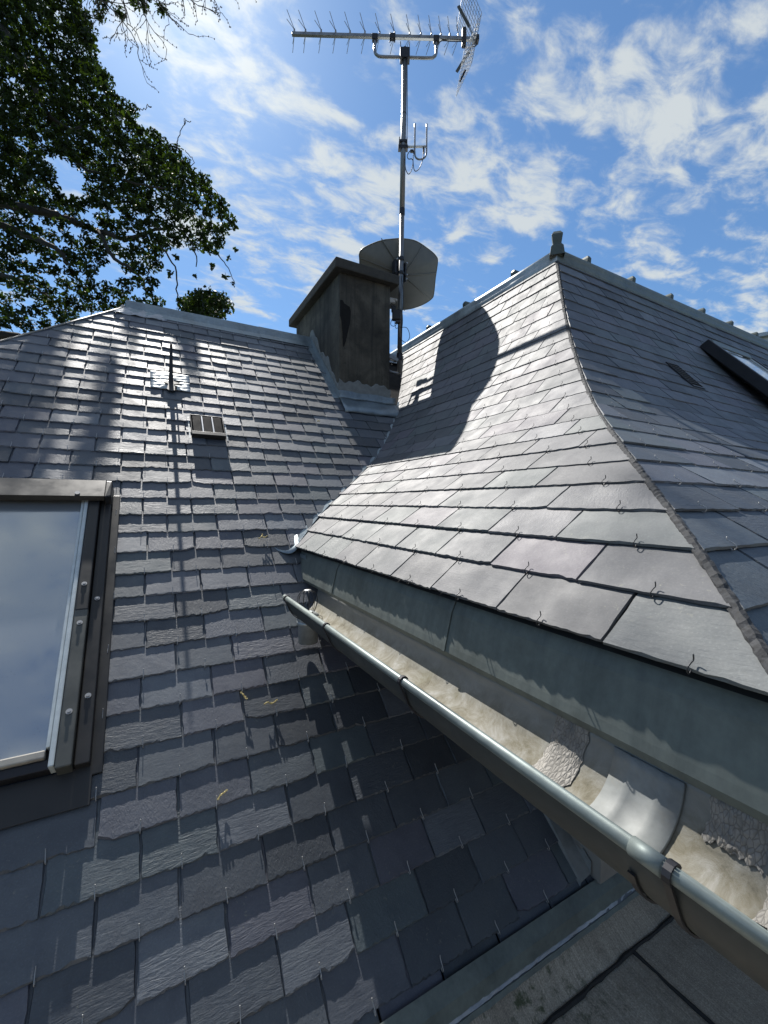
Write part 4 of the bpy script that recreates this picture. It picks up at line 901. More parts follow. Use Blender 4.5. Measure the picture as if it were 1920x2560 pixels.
# ------------------------------------------------------------------ oak tree
oak = thing('oak_tree', 'large backlit oak tree with dense dark foliage spreading over the left roof', 'tree', (-4.7, 11.8, -7.2))
TREE = {"c":[[-1.14,11.32,9.67,0.19],[-2.78,9.45,6.51,0.13],[-1.51,10.21,10.36,0.14],[-1.81,11.45,7.65,0.2],[-0.15,6.9,2.81,0.1],[-2.28,9.91,3.37,0.16],[-1.02,9.56,7.0,0.17],[-2.1,8.9,6.75,0.13],[-2.94,11.31,5.4,0.16],[-1.09,8.16,3.57,0.13],[0.42,9.58,7.07,0.16],[-0.8,7.62,6.79,0.11],[-3.02,10.58,3.85,0.17],[0.09,7.8,4.54,0.11],[-0.13,7.36,5.51,0.1],[-2.68,11.62,6.14,0.18],[-2.23,8.09,3.85,0.11],[-1.33,8.31,3.59,0.11],[-1.81,11.01,5.46,0.16],[-0.04,8.69,3.75,0.12],[-1.88,9.91,7.16,0.12],[-3.65,11.63,7.61,0.14],[-1.45,9.67,9.59,0.13],[-3.14,11.97,7.18,0.14],[-2.48,11.53,7.43,0.15],[-1.13,8.62,8.76,0.12],[-3.72,11.96,9.7,0.16],[-1.36,10.43,5.65,0.15],[-0.67,10.29,5.21,0.18],[-1.03,9.4,4.99,0.15],[-2.97,9.96,8.47,0.12],[-2.33,10.09,8.57,0.16],[-3.05,10.35,8.33,0.15],[-0.56,8.99,3.46,0.15],[-1.86,10.61,8.02,0.15],[-1.28,8.65,4.55,0.12],[-1.9,10.46,4.24,0.15],[-0.97,9.05,4.56,0.15],[-0.95,10.36,8.65,0.17],[-2.8,9.36,5.46,0.14],[-1.15,9.49,3.93,0.17],[-2.78,9.03,5.07,0.11],[0.04,8.39,5.94,0.14],[-0.63,7.99,5.6,0.12],[-0.79,9.31,5.15,0.15],[-1.93,9.65,6.63,0.15],[-2.09,9.92,9.66,0.13],[-2.61,8.52,6.63,0.1],[-2.41,8.36,6.9,0.12],[-0.15,6.98,5.0,0.13],[-0.83,9.72,7.09,0.16],[-1.36,8.12,7.34,0.1],[-4.04,12.97,11.71,0.15],[-1.95,8.4,5.82,0.12],[-1.61,8.55,4.74,0.13],[-1.13,9.69,7.43,0.12],[-3.2,10.99,8.4,0.17],[-1.88,8.41,8.04,0.11],[-3.36,12.39,8.42,0.17],[-1.31,11.19,9.8,0.16],[-2.78,9.64,5.7,0.13],[-2.27,9.3,6.47,0.14],[0.08,6.92,3.8,0.13],[-1.08,7.59,5.74,0.13],[-0.16,7.94,3.79,0.14],[-1.93,10.57,7.37,0.13],[-0.7,8.55,5.2,0.12],[-2.09,9.8,7.59,0.12],[-1.17,9.51,3.57,0.12],[-1.72,10.53,10.66,0.17],[-3.45,12.05,10.25,0.18],[-2.26,9.13,3.45,0.11],[-2.03,9.13,3.6,0.12],[-2.0,9.39,5.42,0.13],[-1.45,8.53,5.15,0.13],[0.37,7.68,4.62,0.14],[-2.09,11.34,6.67,0.16],[-0.14,9.73,6.84,0.15],[-3.05,10.74,8.74,0.16],[-1.95,9.13,8.71,0.13],[-1.6,8.3,5.0,0.13],[-2.33,10.92,9.77,0.17],[-2.36,8.18,5.85,0.12],[-1.0,10.29,8.04,0.17],[0.05,9.14,4.77,0.17],[0.32,10.23,7.06,0.19],[-0.35,9.64,6.21,0.18],[-2.49,9.33,6.74,0.13],[-2.3,11.83,7.78,0.15],[-1.09,7.64,6.78,0.11],[-2.28,10.11,8.89,0.16],[-1.06,8.39,8.23,0.14],[-3.45,11.43,5.53,0.15],[-0.66,8.39,5.31,0.15],[-3.47,11.26,8.95,0.16],[-1.25,9.89,9.35,0.17],[-1.71,8.25,3.83,0.12],[-1.51,9.23,7.2,0.16],[-1.89,8.41,5.14,0.1],[-0.52,8.6,5.73,0.12],[1.16,8.6,5.52,0.15],[0.52,8.74,6.3,0.13],[-3.16,10.96,10.16,0.17],[-0.78,8.46,4.04,0.15],[-3.27,12.11,7.66,0.16],[-2.09,11.67,10.74,0.17],[-1.29,8.44,6.22,0.12],[-0.18,8.77,5.73,0.13],[-1.91,8.57,4.11,0.13],[-1.1,8.69,8.07,0.13],[-1.6,8.25,7.2,0.1],[-0.5,9.37,7.37,0.16],[-1.44,10.88,7.77,0.17],[-1.83,10.75,10.3,0.14],[-3.82,12.39,7.54,0.19],[-2.63,8.46,7.93,0.11],[-1.27,11.17,7.99,0.16],[-1.52,8.42,7.93,0.1],[-1.88,10.96,5.75,0.14],[-2.61,8.35,5.94,0.12],[-3.17,10.81,4.55,0.12],[-2.86,10.38,8.31,0.13],[-2.72,10.12,3.18,0.13],[-1.98,11.1,11.1,0.17],[-2.17,8.24,7.96,0.1],[-0.57,8.38,5.1,0.15],[-2.24,8.54,3.23,0.11],[-1.93,8.92,5.99,0.13],[-1.52,10.11,10.46,0.13],[-3.59,11.94,7.53,0.14],[-0.36,10.76,7.76,0.19],[-2.37,8.57,5.18,0.13],[-2.48,8.78,8.02,0.12],[-3.2,12.22,4.11,0.15],[-2.68,9.87,4.42,0.14],[-3.78,12.77,9.52,0.18],[-2.46,9.24,4.9,0.15],[0.81,8.0,5.45,0.13],[-2.28,8.94,6.18,0.14],[-3.32,12.22,10.46,0.17],[-1.13,9.68,6.27,0.17],[-1.67,9.56,6.58,0.12],[-3.26,12.34,9.76,0.19],[-2.55,8.91,2.91,0.13],[0.07,10.04,6.59,0.15],[-2.43,9.18,8.66,0.12],[0.51,8.12,4.67,0.14],[-0.94,7.74,5.38,0.13],[-1.76,8.46,6.9,0.14],[0.19,6.78,4.55,0.11],[-1.04,10.21,6.42,0.15],[-2.45,9.07,8.1,0.11],[-0.4,7.44,4.87,0.1],[-1.13,8.68,7.16,0.12],[-3.45,11.67,10.29,0.15],[-2.91,9.28,3.65,0.11],[-1.46,10.89,7.36,0.14],[-1.65,9.82,7.01,0.16],[0.34,9.96,6.35,0.18],[-1.64,8.07,4.75,0.1],[-0.9,8.84,3.73,0.12],[-3.23,11.35,6.0,0.17],[-2.22,11.57,8.63,0.16],[-1.47,9.38,8.87,0.12],[-2.16,9.06,5.05,0.11],[-1.19,8.41,4.25,0.12],[-2.8,11.61,7.54,0.16],[-2.63,10.87,10.2,0.16],[-2.49,10.09,5.1,0.13],[-2.4,11.71,9.77,0.19],[-0.93,10.92,7.34,0.18],[-1.36,10.94,9.29,0.19],[-0.86,9.24,7.07,0.12],[0.88,8.19,5.17,0.13],[-3.14,10.23,5.26,0.13],[0.55,9.24,5.95,0.17],[1.04,9.08,5.45,0.14],[-3.88,12.42,9.28,0.17],[-0.37,10.06,7.57,0.15],[-2.96,11.86,6.94,0.18],[-2.83,11.98,5.04,0.18],[-2.21,10.79,7.24,0.17],[-0.05,7.27,4.12,0.14],[-2.02,10.28,9.7,0.13],[-2.6,8.9,2.29,0.13],[-2.73,11.29,6.78,0.14],[-2.81,9.2,7.64,0.13],[-0.87,10.6,5.57,0.16],[-1.36,9.65,3.72,0.17],[-2.82,9.19,6.76,0.13],[0.89,9.9,5.93,0.2],[-2.88,11.43,10.84,0.18],[-2.09,8.68,6.98,0.13],[-2.81,9.72,4.89,0.13],[-0.65,9.41,5.15,0.17],[-1.88,8.82,6.36,0.14],[-0.29,9.97,6.78,0.17],[-1.76,8.24,7.6,0.11],[-2.64,9.99,5.11,0.14],[-1.91,9.72,8.9,0.12],[-0.82,9.17,3.68,0.14],[-2.46,9.17,7.58,0.14],[-2.84,10.97,9.96,0.17],[-1.63,11.24,4.65,0.16],[0.23,6.75,4.82,0.13],[-2.84,9.89,9.41,0.15],[0.1,6.79,4.25,0.09],[-2.28,11.13,9.87,0.19],[-2.29,9.01,6.42,0.11],[0.88,6.4,3.86,0.12],[-2.12,8.5,7.23,0.11],[-3.42,12.33,4.71,0.17],[-2.17,10.09,7.04,0.15],[-1.04,7.55,7.4,0.13],[-1.68,8.95,5.55,0.13],[0.72,6.82,3.8,0.12],[0.78,9.99,5.56,0.18],[-2.32,9.73,8.48,0.14],[-3.0,9.83,8.81,0.14],[-1.36,8.78,5.04,0.13],[-1.42,9.3,6.44,0.13],[-1.27,8.48,6.68,0.12],[-0.56,9.47,7.0,0.13],[-1.67,8.97,3.17,0.15],[-1.96,10.16,4.34,0.15],[-2.79,10.89,4.75,0.15],[-1.91,11.27,6.17,0.18],[-0.51,10.55,7.66,0.18],[-0.56,7.18,4.19,0.12],[-0.54,7.21,5.48,0.13],[-3.5,11.43,3.54,0.13],[-2.03,9.54,5.34,0.12],[-1.36,9.79,8.96,0.14],[-1.76,8.96,5.1,0.11],[0.74,9.55,6.32,0.17],[-1.06,9.1,6.04,0.15],[-1.27,7.65,3.52,0.12],[-2.31,8.32,5.94,0.11],[-1.73,7.89,2.6,0.1],[-0.91,8.74,6.17,0.13],[-0.04,9.28,5.59,0.16],[-2.33,9.33,3.04,0.12],[-2.0,8.44,3.72,0.13],[-1.4,9.02,3.2,0.12],[-2.81,12.07,6.03,0.19],[-2.29,9.08,6.83,0.15],[0.15,10.11,7.5,0.19],[-0.25,7.07,5.44,0.11],[-2.62,8.77,5.72,0.11],[-1.73,9.48,8.53,0.16],[0.07,9.07,3.73,0.17],[-1.54,7.84,7.06,0.12],[-2.7,10.77,6.7,0.13],[-3.29,12.01,6.66,0.16],[-2.35,10.61,7.85,0.14],[-2.67,9.96,9.07,0.14],[-3.54,12.39,5.5,0.17],[-2.89,11.84,6.28,0.16],[-1.52,9.33,5.47,0.13],[-2.2,10.51,5.76,0.17],[-1.6,9.07,7.99,0.11],[-2.7,10.23,7.66,0.13],[-1.21,8.21,6.31,0.13],[-2.09,9.25,5.87,0.15],[-2.23,8.94,7.42,0.12],[-1.69,9.05,9.11,0.12],[-2.96,12.08,10.95,0.15],[-3.17,10.64,5.78,0.17],[-0.64,7.99,6.48,0.12],[-2.26,10.98,5.36,0.15],[-0.05,9.6,6.13,0.14],[-3.16,11.29,8.7,0.15],[-2.34,11.27,11.27,0.14],[-2.06,11.49,9.0,0.19],[-0.31,7.34,3.64,0.12],[-2.78,11.87,9.3,0.2],[-2.57,11.27,9.18,0.13],[-2.56,11.71,11.69,0.16],[-2.09,8.43,6.89,0.12],[-2.36,8.78,3.1,0.14],[-3.17,11.98,8.5,0.14],[-2.3,9.89,3.59,0.14],[0.26,9.87,5.33,0.16],[-1.11,8.65,4.02,0.15],[-2.19,9.33,8.98,0.12],[-2.87,9.51,8.87,0.12],[0.2,8.86,5.8,0.15],[-2.79,8.88,5.23,0.12],[-2.34,9.16,4.84,0.14],[-0.12,8.74,5.94,0.15],[-2.4,8.6,5.98,0.13],[-3.16,11.92,11.05,0.16],[-2.43,8.47,6.23,0.11],[-1.72,8.46,4.43,0.11],[1.08,7.06,4.42,0.13],[-2.49,8.44,3.27,0.11],[-1.37,9.52,5.34,0.15],[-2.22,9.21,9.06,0.12],[-2.5,11.78,7.2,0.18],[-2.73,9.33,5.27,0.14],[-2.28,11.84,9.46,0.14],[1.1,9.94,6.48,0.17],[-2.11,8.75,5.9,0.13],[-1.72,9.76,4.26,0.14],[0.04,9.08,4.46,0.17],[-1.03,9.09,7.43,0.16],[0.03,9.25,6.99,0.13],[-1.56,8.79,7.22,0.12],[-0.04,7.31,4.88,0.11],[-3.26,10.41,6.53,0.12],[0.73,8.65,5.6,0.15],[-1.52,9.31,7.9,0.15],[-0.59,10.43,4.32,0.18],[-2.44,9.51,6.36,0.12],[-1.06,10.13,5.91,0.14],[-0.84,7.74,2.67,0.1],[-2.23,10.09,4.27,0.15],[-3.84,12.57,5.63,0.18],[-1.59,9.03,2.98,0.13],[-3.02,10.09,3.6,0.15],[-2.73,11.91,9.87,0.15],[-3.01,10.28,9.32,0.15],[-2.8,9.46,5.76,0.12],[-2.13,10.27,4.48,0.13],[-1.32,10.24,5.04,0.14],[-0.88,7.67,5.76,0.13],[-0.46,10.79,6.65,0.19],[-2.09,9.29,5.07,0.13],[-2.52,9.09,4.67,0.13],[-2.41,9.27,7.91,0.13],[-3.72,12.14,8.29,0.19],[-0.38,7.28,4.59,0.1],[-1.6,8.38,4.18,0.14],[-1.27,10.72,8.4,0.15],[0.14,7.9,5.73,0.12],[-2.39,11.23,9.65,0.15],[-0.86,9.92,6.45,0.15],[-1.11,8.46,5.57,0.11],[-1.99,9.17,8.57,0.11],[-0.64,10.47,7.92,0.14],[-2.58,8.65,7.92,0.11],[-2.47,8.86,3.6,0.13],[-3.69,11.9,5.52,0.15],[-1.62,9.51,7.06,0.15],[-3.67,12.32,10.15,0.14],[-2.12,8.18,4.67,0.12],[-1.68,9.59,9.36,0.13],[-2.88,10.01,6.63,0.16],[-0.21,7.83,4.37,0.13],[-3.5,12.3,7.6,0.15],[-2.67,9.0,6.98,0.13],[-1.77,9.78,8.41,0.15],[-1.99,11.74,9.49,0.16],[-1.18,11.14,10.11,0.2],[-0.73,7.75,5.73,0.12],[-2.63,11.64,10.44,0.17],[-2.49,8.29,5.54,0.13],[-1.59,10.07,7.11,0.16],[-2.12,8.11,3.27,0.13],[-2.83,9.29,4.92,0.11],[-1.67,8.32,3.24,0.13],[-2.26,8.21,6.05,0.09],[-1.18,9.78,8.89,0.16],[-0.61,7.44,2.68,0.1],[-2.93,11.26,7.27,0.13],[-1.18,11.24,4.26,0.16],[-1.98,9.78,7.48,0.15],[-3.06,11.65,10.35,0.17],[-0.22,8.47,3.8,0.12],[-1.23,8.95,9.43,0.16],[-2.04,11.17,8.25,0.15],[-0.35,10.29,8.11,0.15],[-0.9,7.64,6.8,0.11],[-3.31,11.36,3.48,0.13],[-1.64,9.98,8.68,0.14],[-2.41,11.68,9.23,0.19],[-2.22,11.2,6.04,0.13],[-0.87,7.97,3.6,0.14],[-2.6,8.33,4.51,0.12],[-3.72,12.04,10.5,0.16],[-2.32,10.31,7.46,0.14],[-3.14,11.1,9.71,0.12],[-1.96,8.04,2.79,0.11],[-1.24,8.9,7.58,0.12],[-1.2,8.54,6.27,0.14],[-1.09,8.2,8.18,0.14],[-1.87,10.24,4.79,0.17],[-0.74,9.4,3.99,0.14],[-0.82,8.13,7.15,0.11],[-1.36,9.41,4.41,0.17],[-1.55,8.27,8.46,0.13],[-2.48,9.76,7.67,0.15],[-1.24,8.36,7.84,0.13],[-1.78,11.15,9.21,0.14],[-1.69,7.83,6.2,0.11],[-1.46,11.07,9.61,0.14],[-2.39,10.61,8.22,0.16],[-1.65,8.91,8.71,0.14],[-2.95,11.0,8.46,0.18],[-3.1,10.77,6.96,0.14],[-0.98,10.65,8.69,0.17],[-1.95,8.73,5.14,0.14],[0.49,8.18,5.56,0.15],[-1.5,7.73,6.33,0.12],[-0.37,7.28,3.88,0.1],[-2.01,8.09,4.6,0.1],[-1.87,10.08,9.64,0.12],[-1.89,11.22,6.96,0.14],[-1.43,9.8,7.92,0.13],[-0.32,7.44,4.31,0.13],[-1.05,8.31,2.85,0.12],[-2.51,8.63,5.42,0.1],[-1.73,10.42,4.11,0.13],[-1.74,11.25,10.9,0.14],[-3.26,11.37,9.0,0.16],[-2.49,8.7,5.88,0.14],[-1.58,8.29,5.59,0.12],[-2.45,11.85,7.42,0.18],[-0.78,8.59,6.06,0.12],[-1.46,8.06,5.12,0.1],[-1.88,10.04,8.43,0.15],[0.1,9.07,6.14,0.17],[-1.09,10.88,6.55,0.19],[-0.71,10.72,7.63,0.15],[0.65,9.62,5.98,0.19],[-1.65,7.95,5.91,0.1],[-2.5,10.55,7.64,0.15],[-2.35,10.2,10.08,0.14],[-3.03,11.06,6.43,0.13],[-2.18,11.33,9.72,0.16],[-2.88,9.19,2.34,0.14],[-3.06,9.84,6.83,0.14],[-0.24,8.74,4.51,0.14],[-2.15,10.95,7.7,0.18],[-0.47,7.2,4.92,0.11],[-2.78,8.77,2.86,0.12],[-1.48,9.55,8.78,0.13],[-3.99,12.8,6.34,0.17],[-0.94,9.04,6.12,0.15],[-1.89,9.71,6.16,0.16],[0.25,8.9,5.45,0.17],[-1.79,10.3,10.52,0.17],[-2.09,8.36,7.45,0.11],[-1.33,8.24,6.31,0.11],[-2.36,9.6,4.54,0.12],[-1.31,11.23,9.36,0.16],[0.32,7.18,3.99,0.13],[-2.62,10.93,6.89,0.15],[-3.0,9.52,3.33,0.13],[-2.55,8.8,4.14,0.13],[-2.55,10.74,4.3,0.17],[-2.96,9.58,6.15,0.11],[-2.8,11.65,10.77,0.16],[-2.15,11.3,8.61,0.15],[-1.43,10.41,3.75,0.16],[-2.58,8.77,7.62,0.1],[-0.16,7.29,4.37,0.13],[-0.37,7.98,3.49,0.13],[-0.53,10.88,8.41,0.18],[-3.02,11.38,7.06,0.16],[-0.07,8.62,4.63,0.15],[-2.57,11.53,11.28,0.17],[-1.22,10.28,5.87,0.16],[-2.41,9.75,7.56,0.14],[-3.25,11.45,10.29,0.18],[-0.05,8.13,5.91,0.15],[-1.41,8.89,7.09,0.11],[0.67,8.27,5.69,0.12],[-2.27,8.23,5.42,0.1],[-1.88,8.22,7.52,0.11],[-0.43,8.88,6.06,0.13],[0.14,8.1,5.69,0.13],[-1.47,11.12,8.34,0.19],[-2.34,9.64,9.33,0.14],[-1.84,8.21,3.77,0.14],[-2.68,9.93,8.35,0.12],[-1.8,8.72,7.41,0.11],[-3.63,11.74,4.95,0.13],[-0.32,8.64,6.06,0.13],[-2.89,12.11,8.98,0.15],[-1.59,9.43,6.15,0.11],[0.33,6.97,4.35,0.13],[-2.28,8.64,4.72,0.1],[-1.59,9.73,9.61,0.14],[-2.61,10.33,5.69,0.16],[-3.46,11.51,8.17,0.14],[-2.75,9.88,7.76,0.14],[-2.98,10.45,5.67,0.15],[-1.4,10.43,10.82,0.15],[-1.9,11.77,10.52,0.18],[0.59,7.72,5.43,0.11],[-2.14,8.94,5.2,0.11],[-1.91,9.41,3.05,0.16],[-0.84,9.24,5.42,0.15],[-2.18,9.21,5.68,0.14],[-1.77,9.23,7.19,0.16],[-1.0,7.63,4.33,0.1],[-1.8,9.01,8.96,0.13],[-2.44,10.63,9.96,0.16],[-2.75,12.11,7.87,0.17],[-1.83,9.37,9.2,0.12],[0.37,8.16,5.75,0.12],[-1.33,9.04,7.47,0.14],[-0.79,9.76,7.63,0.15],[-2.32,10.34,5.88,0.14],[-1.43,10.55,8.19,0.17],[-0.27,9.27,5.85,0.15],[-3.18,11.35,7.24,0.15],[-0.04,9.54,5.94,0.17],[0.38,7.41,4.9,0.13],[-2.74,12.12,9.71,0.2],[-1.16,9.15,8.81,0.12],[-0.63,10.69,6.39,0.18],[-3.37,11.35,5.78,0.14],[-0.74,10.8,8.39,0.16],[-1.94,10.52,6.0,0.14],[-1.11,9.28,6.81,0.12],[-2.0,9.89,5.99,0.12],[-1.12,10.93,8.74,0.15],[-0.01,8.54,3.89,0.13],[-0.49,7.59,6.08,0.1],[-1.58,7.68,3.12,0.11],[-1.82,8.4,6.92,0.11],[-1.09,8.99,7.19,0.15],[-2.87,10.18,7.67,0.16],[-2.71,10.8,7.93,0.15],[-0.5,7.43,4.65,0.13],[0.59,9.94,6.99,0.17],[-3.25,11.87,6.38,0.18],[-2.02,11.37,4.29,0.2],[-3.36,11.89,6.65,0.17],[-0.11,9.7,4.88,0.14],[-1.93,8.45,5.63,0.11],[-2.59,8.33,7.05,0.1],[-0.38,8.69,3.44,0.16],[-1.33,9.23,6.11,0.16],[-1.64,8.14,5.87,0.1],[-1.63,10.51,9.3,0.13],[-3.58,11.89,8.99,0.18],[-2.69,9.08,8.67,0.11],[-1.21,8.74,6.08,0.12],[-2.35,8.56,8.0,0.12],[-3.43,11.82,4.07,0.18],[-1.26,8.66,2.93,0.15],[-0.8,11.02,8.17,0.16],[-3.86,12.45,11.44,0.16],[0.74,7.63,4.4,0.13],[-2.84,11.2,10.84,0.16],[-2.06,8.72,4.75,0.13],[1.01,8.67,5.82,0.13],[-3.09,11.09,10.5,0.18],[-2.97,10.89,9.5,0.12],[-2.55,11.71,10.2,0.14],[-3.04,10.98,2.94,0.14],[-0.49,9.48,6.72,0.16],[-1.2,8.87,7.12,0.13],[-0.22,10.62,6.56,0.16],[-2.51,11.66,4.36,0.14],[-1.67,11.01,7.95,0.17],[-1.5,10.13,8.72,0.13],[-0.78,10.34,7.48,0.17],[-2.1,8.41,5.51,0.13],[-1.16,11.18,7.32,0.17],[-2.03,8.68,2.78,0.12],[-0.38,10.59,6.36,0.17],[-3.22,12.42,10.06,0.19],[-2.46,11.59,10.55,0.17],[-1.93,8.94,4.54,0.13],[-2.32,10.43,7.12,0.16],[-2.14,9.14,6.49,0.12],[-1.66,10.0,9.25,0.12],[-2.81,11.26,9.77,0.16],[-0.48,10.87,5.13,0.15],[-2.12,10.54,10.12,0.17],[-3.35,11.26,8.2,0.13],[-0.34,9.8,6.47,0.15],[-1.59,10.16,7.62,0.14],[-1.56,8.68,5.31,0.12],[-2.88,10.95,9.54,0.15],[-1.3,9.24,8.88,0.14],[-1.57,8.69,6.21,0.11],[-0.86,9.91,4.95,0.18],[-1.11,9.81,9.11,0.15],[-0.71,9.75,6.37,0.17],[-2.84,11.94,10.65,0.18],[-1.17,9.95,6.77,0.13],[0.02,8.89,6.11,0.16],[-0.96,8.4,3.33,0.12],[-1.52,9.31,9.64,0.13],[-0.78,7.52,6.29,0.13],[0.26,8.28,4.78,0.14],[-3.07,12.16,11.29,0.15],[-2.67,9.82,4.19,0.14],[-2.97,10.82,10.47,0.16],[-3.18,10.25,3.84,0.15],[-1.43,11.04,9.86,0.18],[0.41,9.45,6.41,0.14],[-2.55,11.65,9.81,0.14],[-2.24,9.63,8.31,0.13],[-0.41,8.35,4.64,0.12],[-3.64,12.0,7.15,0.15],[-1.32,7.96,5.42,0.11],[-1.45,9.03,3.39,0.15],[-1.86,10.99,10.33,0.19],[0.69,7.1,4.95,0.12],[-1.16,7.95,5.39,0.13],[-1.68,7.96,2.77,0.1],[-2.23,9.36,7.79,0.11],[-3.16,12.24,9.39,0.17],[1.08,8.03,5.3,0.14],[-3.29,10.58,7.07,0.15],[-3.64,11.65,8.87,0.16],[-1.97,10.88,8.68,0.13],[-1.26,11.03,5.31,0.15],[0.94,7.34,4.22,0.13],[-2.21,10.15,6.38,0.16],[-2.36,9.43,6.01,0.11],[-3.02,10.86,5.38,0.18],[-0.8,10.2,8.46,0.17],[-2.05,11.06,7.16,0.14],[-2.73,8.99,3.03,0.11],[-0.86,10.77,4.13,0.16],[-2.75,9.22,7.28,0.11],[-3.01,12.0,7.28,0.18],[-3.04,11.89,5.42,0.16],[-2.76,8.79,5.04,0.11],[-2.15,11.1,5.31,0.15],[-1.5,8.5,4.77,0.11],[-1.79,11.37,6.32,0.14],[-1.93,8.28,4.93,0.1],[-2.81,10.83,2.96,0.15],[-3.07,10.38,5.44,0.16],[0.83,9.2,3.69,0.17],[1.0,9.41,3.93,0.17],[1.05,8.65,3.9,0.14],[1.21,9.29,3.96,0.14],[0.64,6.99,3.16,0.1],[0.77,8.11,3.42,0.16],[0.68,8.61,3.8,0.16],[0.97,7.66,3.36,0.16],[0.68,9.35,4.0,0.17],[0.8,7.35,3.37,0.13],[0.59,8.18,3.31,0.16],[0.62,9.88,4.06,0.19],[0.6,7.11,2.94,0.12],[0.63,7.1,3.09,0.13],[1.24,9.01,4.05,0.18],[0.85,7.88,3.51,0.12],[1.17,9.92,4.11,0.16],[0.8,8.98,3.68,0.18],[0.51,8.37,3.54,0.14],[1.01,8.95,3.9,0.16],[1.07,7.47,3.27,0.15],[0.85,8.14,3.35,0.12],[0.9,9.47,4.06,0.17],[0.57,7.27,3.09,0.14],[0.8,10.11,4.2,0.2],[1.25,9.69,4.0,0.17],[0.94,7.69,4.23,0.06],[1.16,7.76,4.23,0.05],[1.08,9.4,4.88,0.07],[1.02,7.1,3.59,0.05],[1.03,6.49,3.19,0.04],[0.66,7.94,3.87,0.05],[0.33,7.32,3.79,0.05],[0.21,6.8,3.27,0.05],[0.46,9.28,5.05,0.06],[1.51,9.06,5.15,0.06],[-0.85,10.26,9.92,0.14],[-0.77,10.75,10.66,0.14],[-0.91,10.48,9.88,0.13],[-0.31,10.87,10.89,0.12],[-0.11,8.85,8.87,0.1],[-0.27,7.46,7.54,0.09],[-0.04,7.95,8.17,0.08],[0.2,9.95,10.11,0.13],[-0.53,10.11,9.77,0.13]],"l":[[[-3.986,11.006,2.8,0.118],[-2.877,10.075,2.786,0.1],[-2.352,9.825,2.924,0.087],[-2.0,9.974,3.011,0.076],[-1.541,9.871,3.143,0.063],[-1.201,9.422,3.157,0.048],[-0.806,8.919,3.238,0.032]],[[-4.043,11.217,4.561,0.112],[-3.407,10.911,5.735,0.101],[-2.738,10.21,5.446,0.087],[-1.968,9.585,5.126,0.075],[-1.474,9.538,5.121,0.066],[-1.227,9.716,5.181,0.058],[-0.844,9.446,5.001,0.047],[-0.416,8.86,4.687,0.035],[-0.054,8.534,4.7,0.024]],[[-3.848,10.668,4.135,0.073],[-2.808,10.457,5.116,0.067],[-2.291,10.328,5.081,0.059],[-1.748,9.767,4.731,0.048],[-1.406,9.278,4.371,0.037],[-1.315,9.323,4.217,0.029]],[[-0.837,9.362,4.957,0.038],[-0.628,8.897,4.36,0.031],[-0.342,8.719,4.11,0.024],[-0.134,8.931,4.018,0.019],[-0.1,9.099,3.803,0.013]],[[-4.094,11.326,6.306,0.086],[-3.188,10.8,8.607,0.075],[-2.559,10.108,8.562,0.062],[-2.103,9.738,7.972,0.051],[-1.665,9.766,7.075,0.042],[-1.338,9.843,6.945,0.032],[-0.87,9.429,6.577,0.021]],[[-0.432,9.208,4.871,0.03],[0.169,8.952,5.086,0.025],[0.382,8.524,4.954,0.019],[0.619,8.151,4.538,0.013],[0.704,8.279,4.224,0.008]],[[-4.076,11.282,3.73,0.06],[-2.808,10.424,4.135,0.049],[-2.13,9.711,3.94,0.037],[-1.771,9.499,3.735,0.026],[-1.581,9.724,3.671,0.017]],[[-0.055,8.593,4.733,0.016],[0.23,8.408,4.398,0.014],[0.404,8.633,4.147,0.013],[0.43,8.808,3.807,0.011],[0.714,8.424,3.526,0.008]],[[-3.972,11.001,6.539,0.092],[-3.198,10.36,9.173,0.072],[-2.704,10.236,9.937,0.055],[-2.062,10.24,10.556,0.039]],[[-1.715,10.061,7.29,0.035],[-1.193,9.503,6.168,0.028],[-0.655,8.898,5.717,0.022],[-0.123,8.69,5.616,0.017],[0.395,8.754,5.763,0.013]],[[-1.284,9.448,6.666,0.025],[-0.879,9.558,7.091,0.017],[-0.5,9.317,7.154,0.009]],[[0.717,8.425,4.714,0.013],[0.976,7.974,4.391,0.01],[1.182,7.936,4.148,0.007],[1.341,8.191,4.019,0.005]],[[-0.794,8.975,6.195,0.02],[-0.345,9.005,6.153,0.015],[-0.053,9.121,6.39,0.009]],[[-0.201,9.232,7.303,0.007],[-0.103,8.958,7.169,0.006],[-0.046,8.605,6.971,0.005],[0.007,8.623,6.949,0.004]],[[0.401,8.859,6.597,0.009],[0.443,8.532,6.622,0.007],[0.521,8.252,6.642,0.005],[0.64,8.366,6.804,0.003]],[[0.555,8.791,7.034,0.005],[0.549,8.7,7.087,0.003]],[[0.628,8.744,6.181,0.008],[0.665,8.458,6.207,0.005],[0.52,8.254,6.166,0.003]],[[0.855,8.624,6.101,0.006],[1.058,8.314,5.677,0.005],[1.09,7.961,5.383,0.003]]]}
b = MB(); b.tube([(-4.7,11.8,-7.3), (-4.6,11.7,-5.0), (-4.4,11.5,-1.5), (-4.15,11.25,1.6), (-4.05,11.2,3.4), (-4.1,11.3,5.5), (-4.2,11.5,8.0)], [.62,.48,.42,.38,.32,.25,.10], 14); b.build('trunk', BARK, oak, True)
for l in TREE['l']:
    b = MB(); p = spline([q[:3] for q in l], 5); rr = [max(.006, float(np.interp(i/5, range(len(l)), [q[3] for q in l]))) for i in range(len(p))]
    p = [q+Vector((rnd.uniform(-1,1), rnd.uniform(-1,1), rnd.uniform(-1,1)))*.02 for q in p]; b.tube(p, rr, 8); b.build('limb', BARK, oak, True)
rg_ = np.random.default_rng(11)
outl = np.array([(0,-.5),(.14,-.36),(.10,-.22),(.24,-.08),(.17,.08),(.30,.22),(.16,.36),(0,.5),(-.16,.36),(-.30,.22),(-.17,.08),(-.24,-.08),(-.10,-.22),(-.14,-.36)])
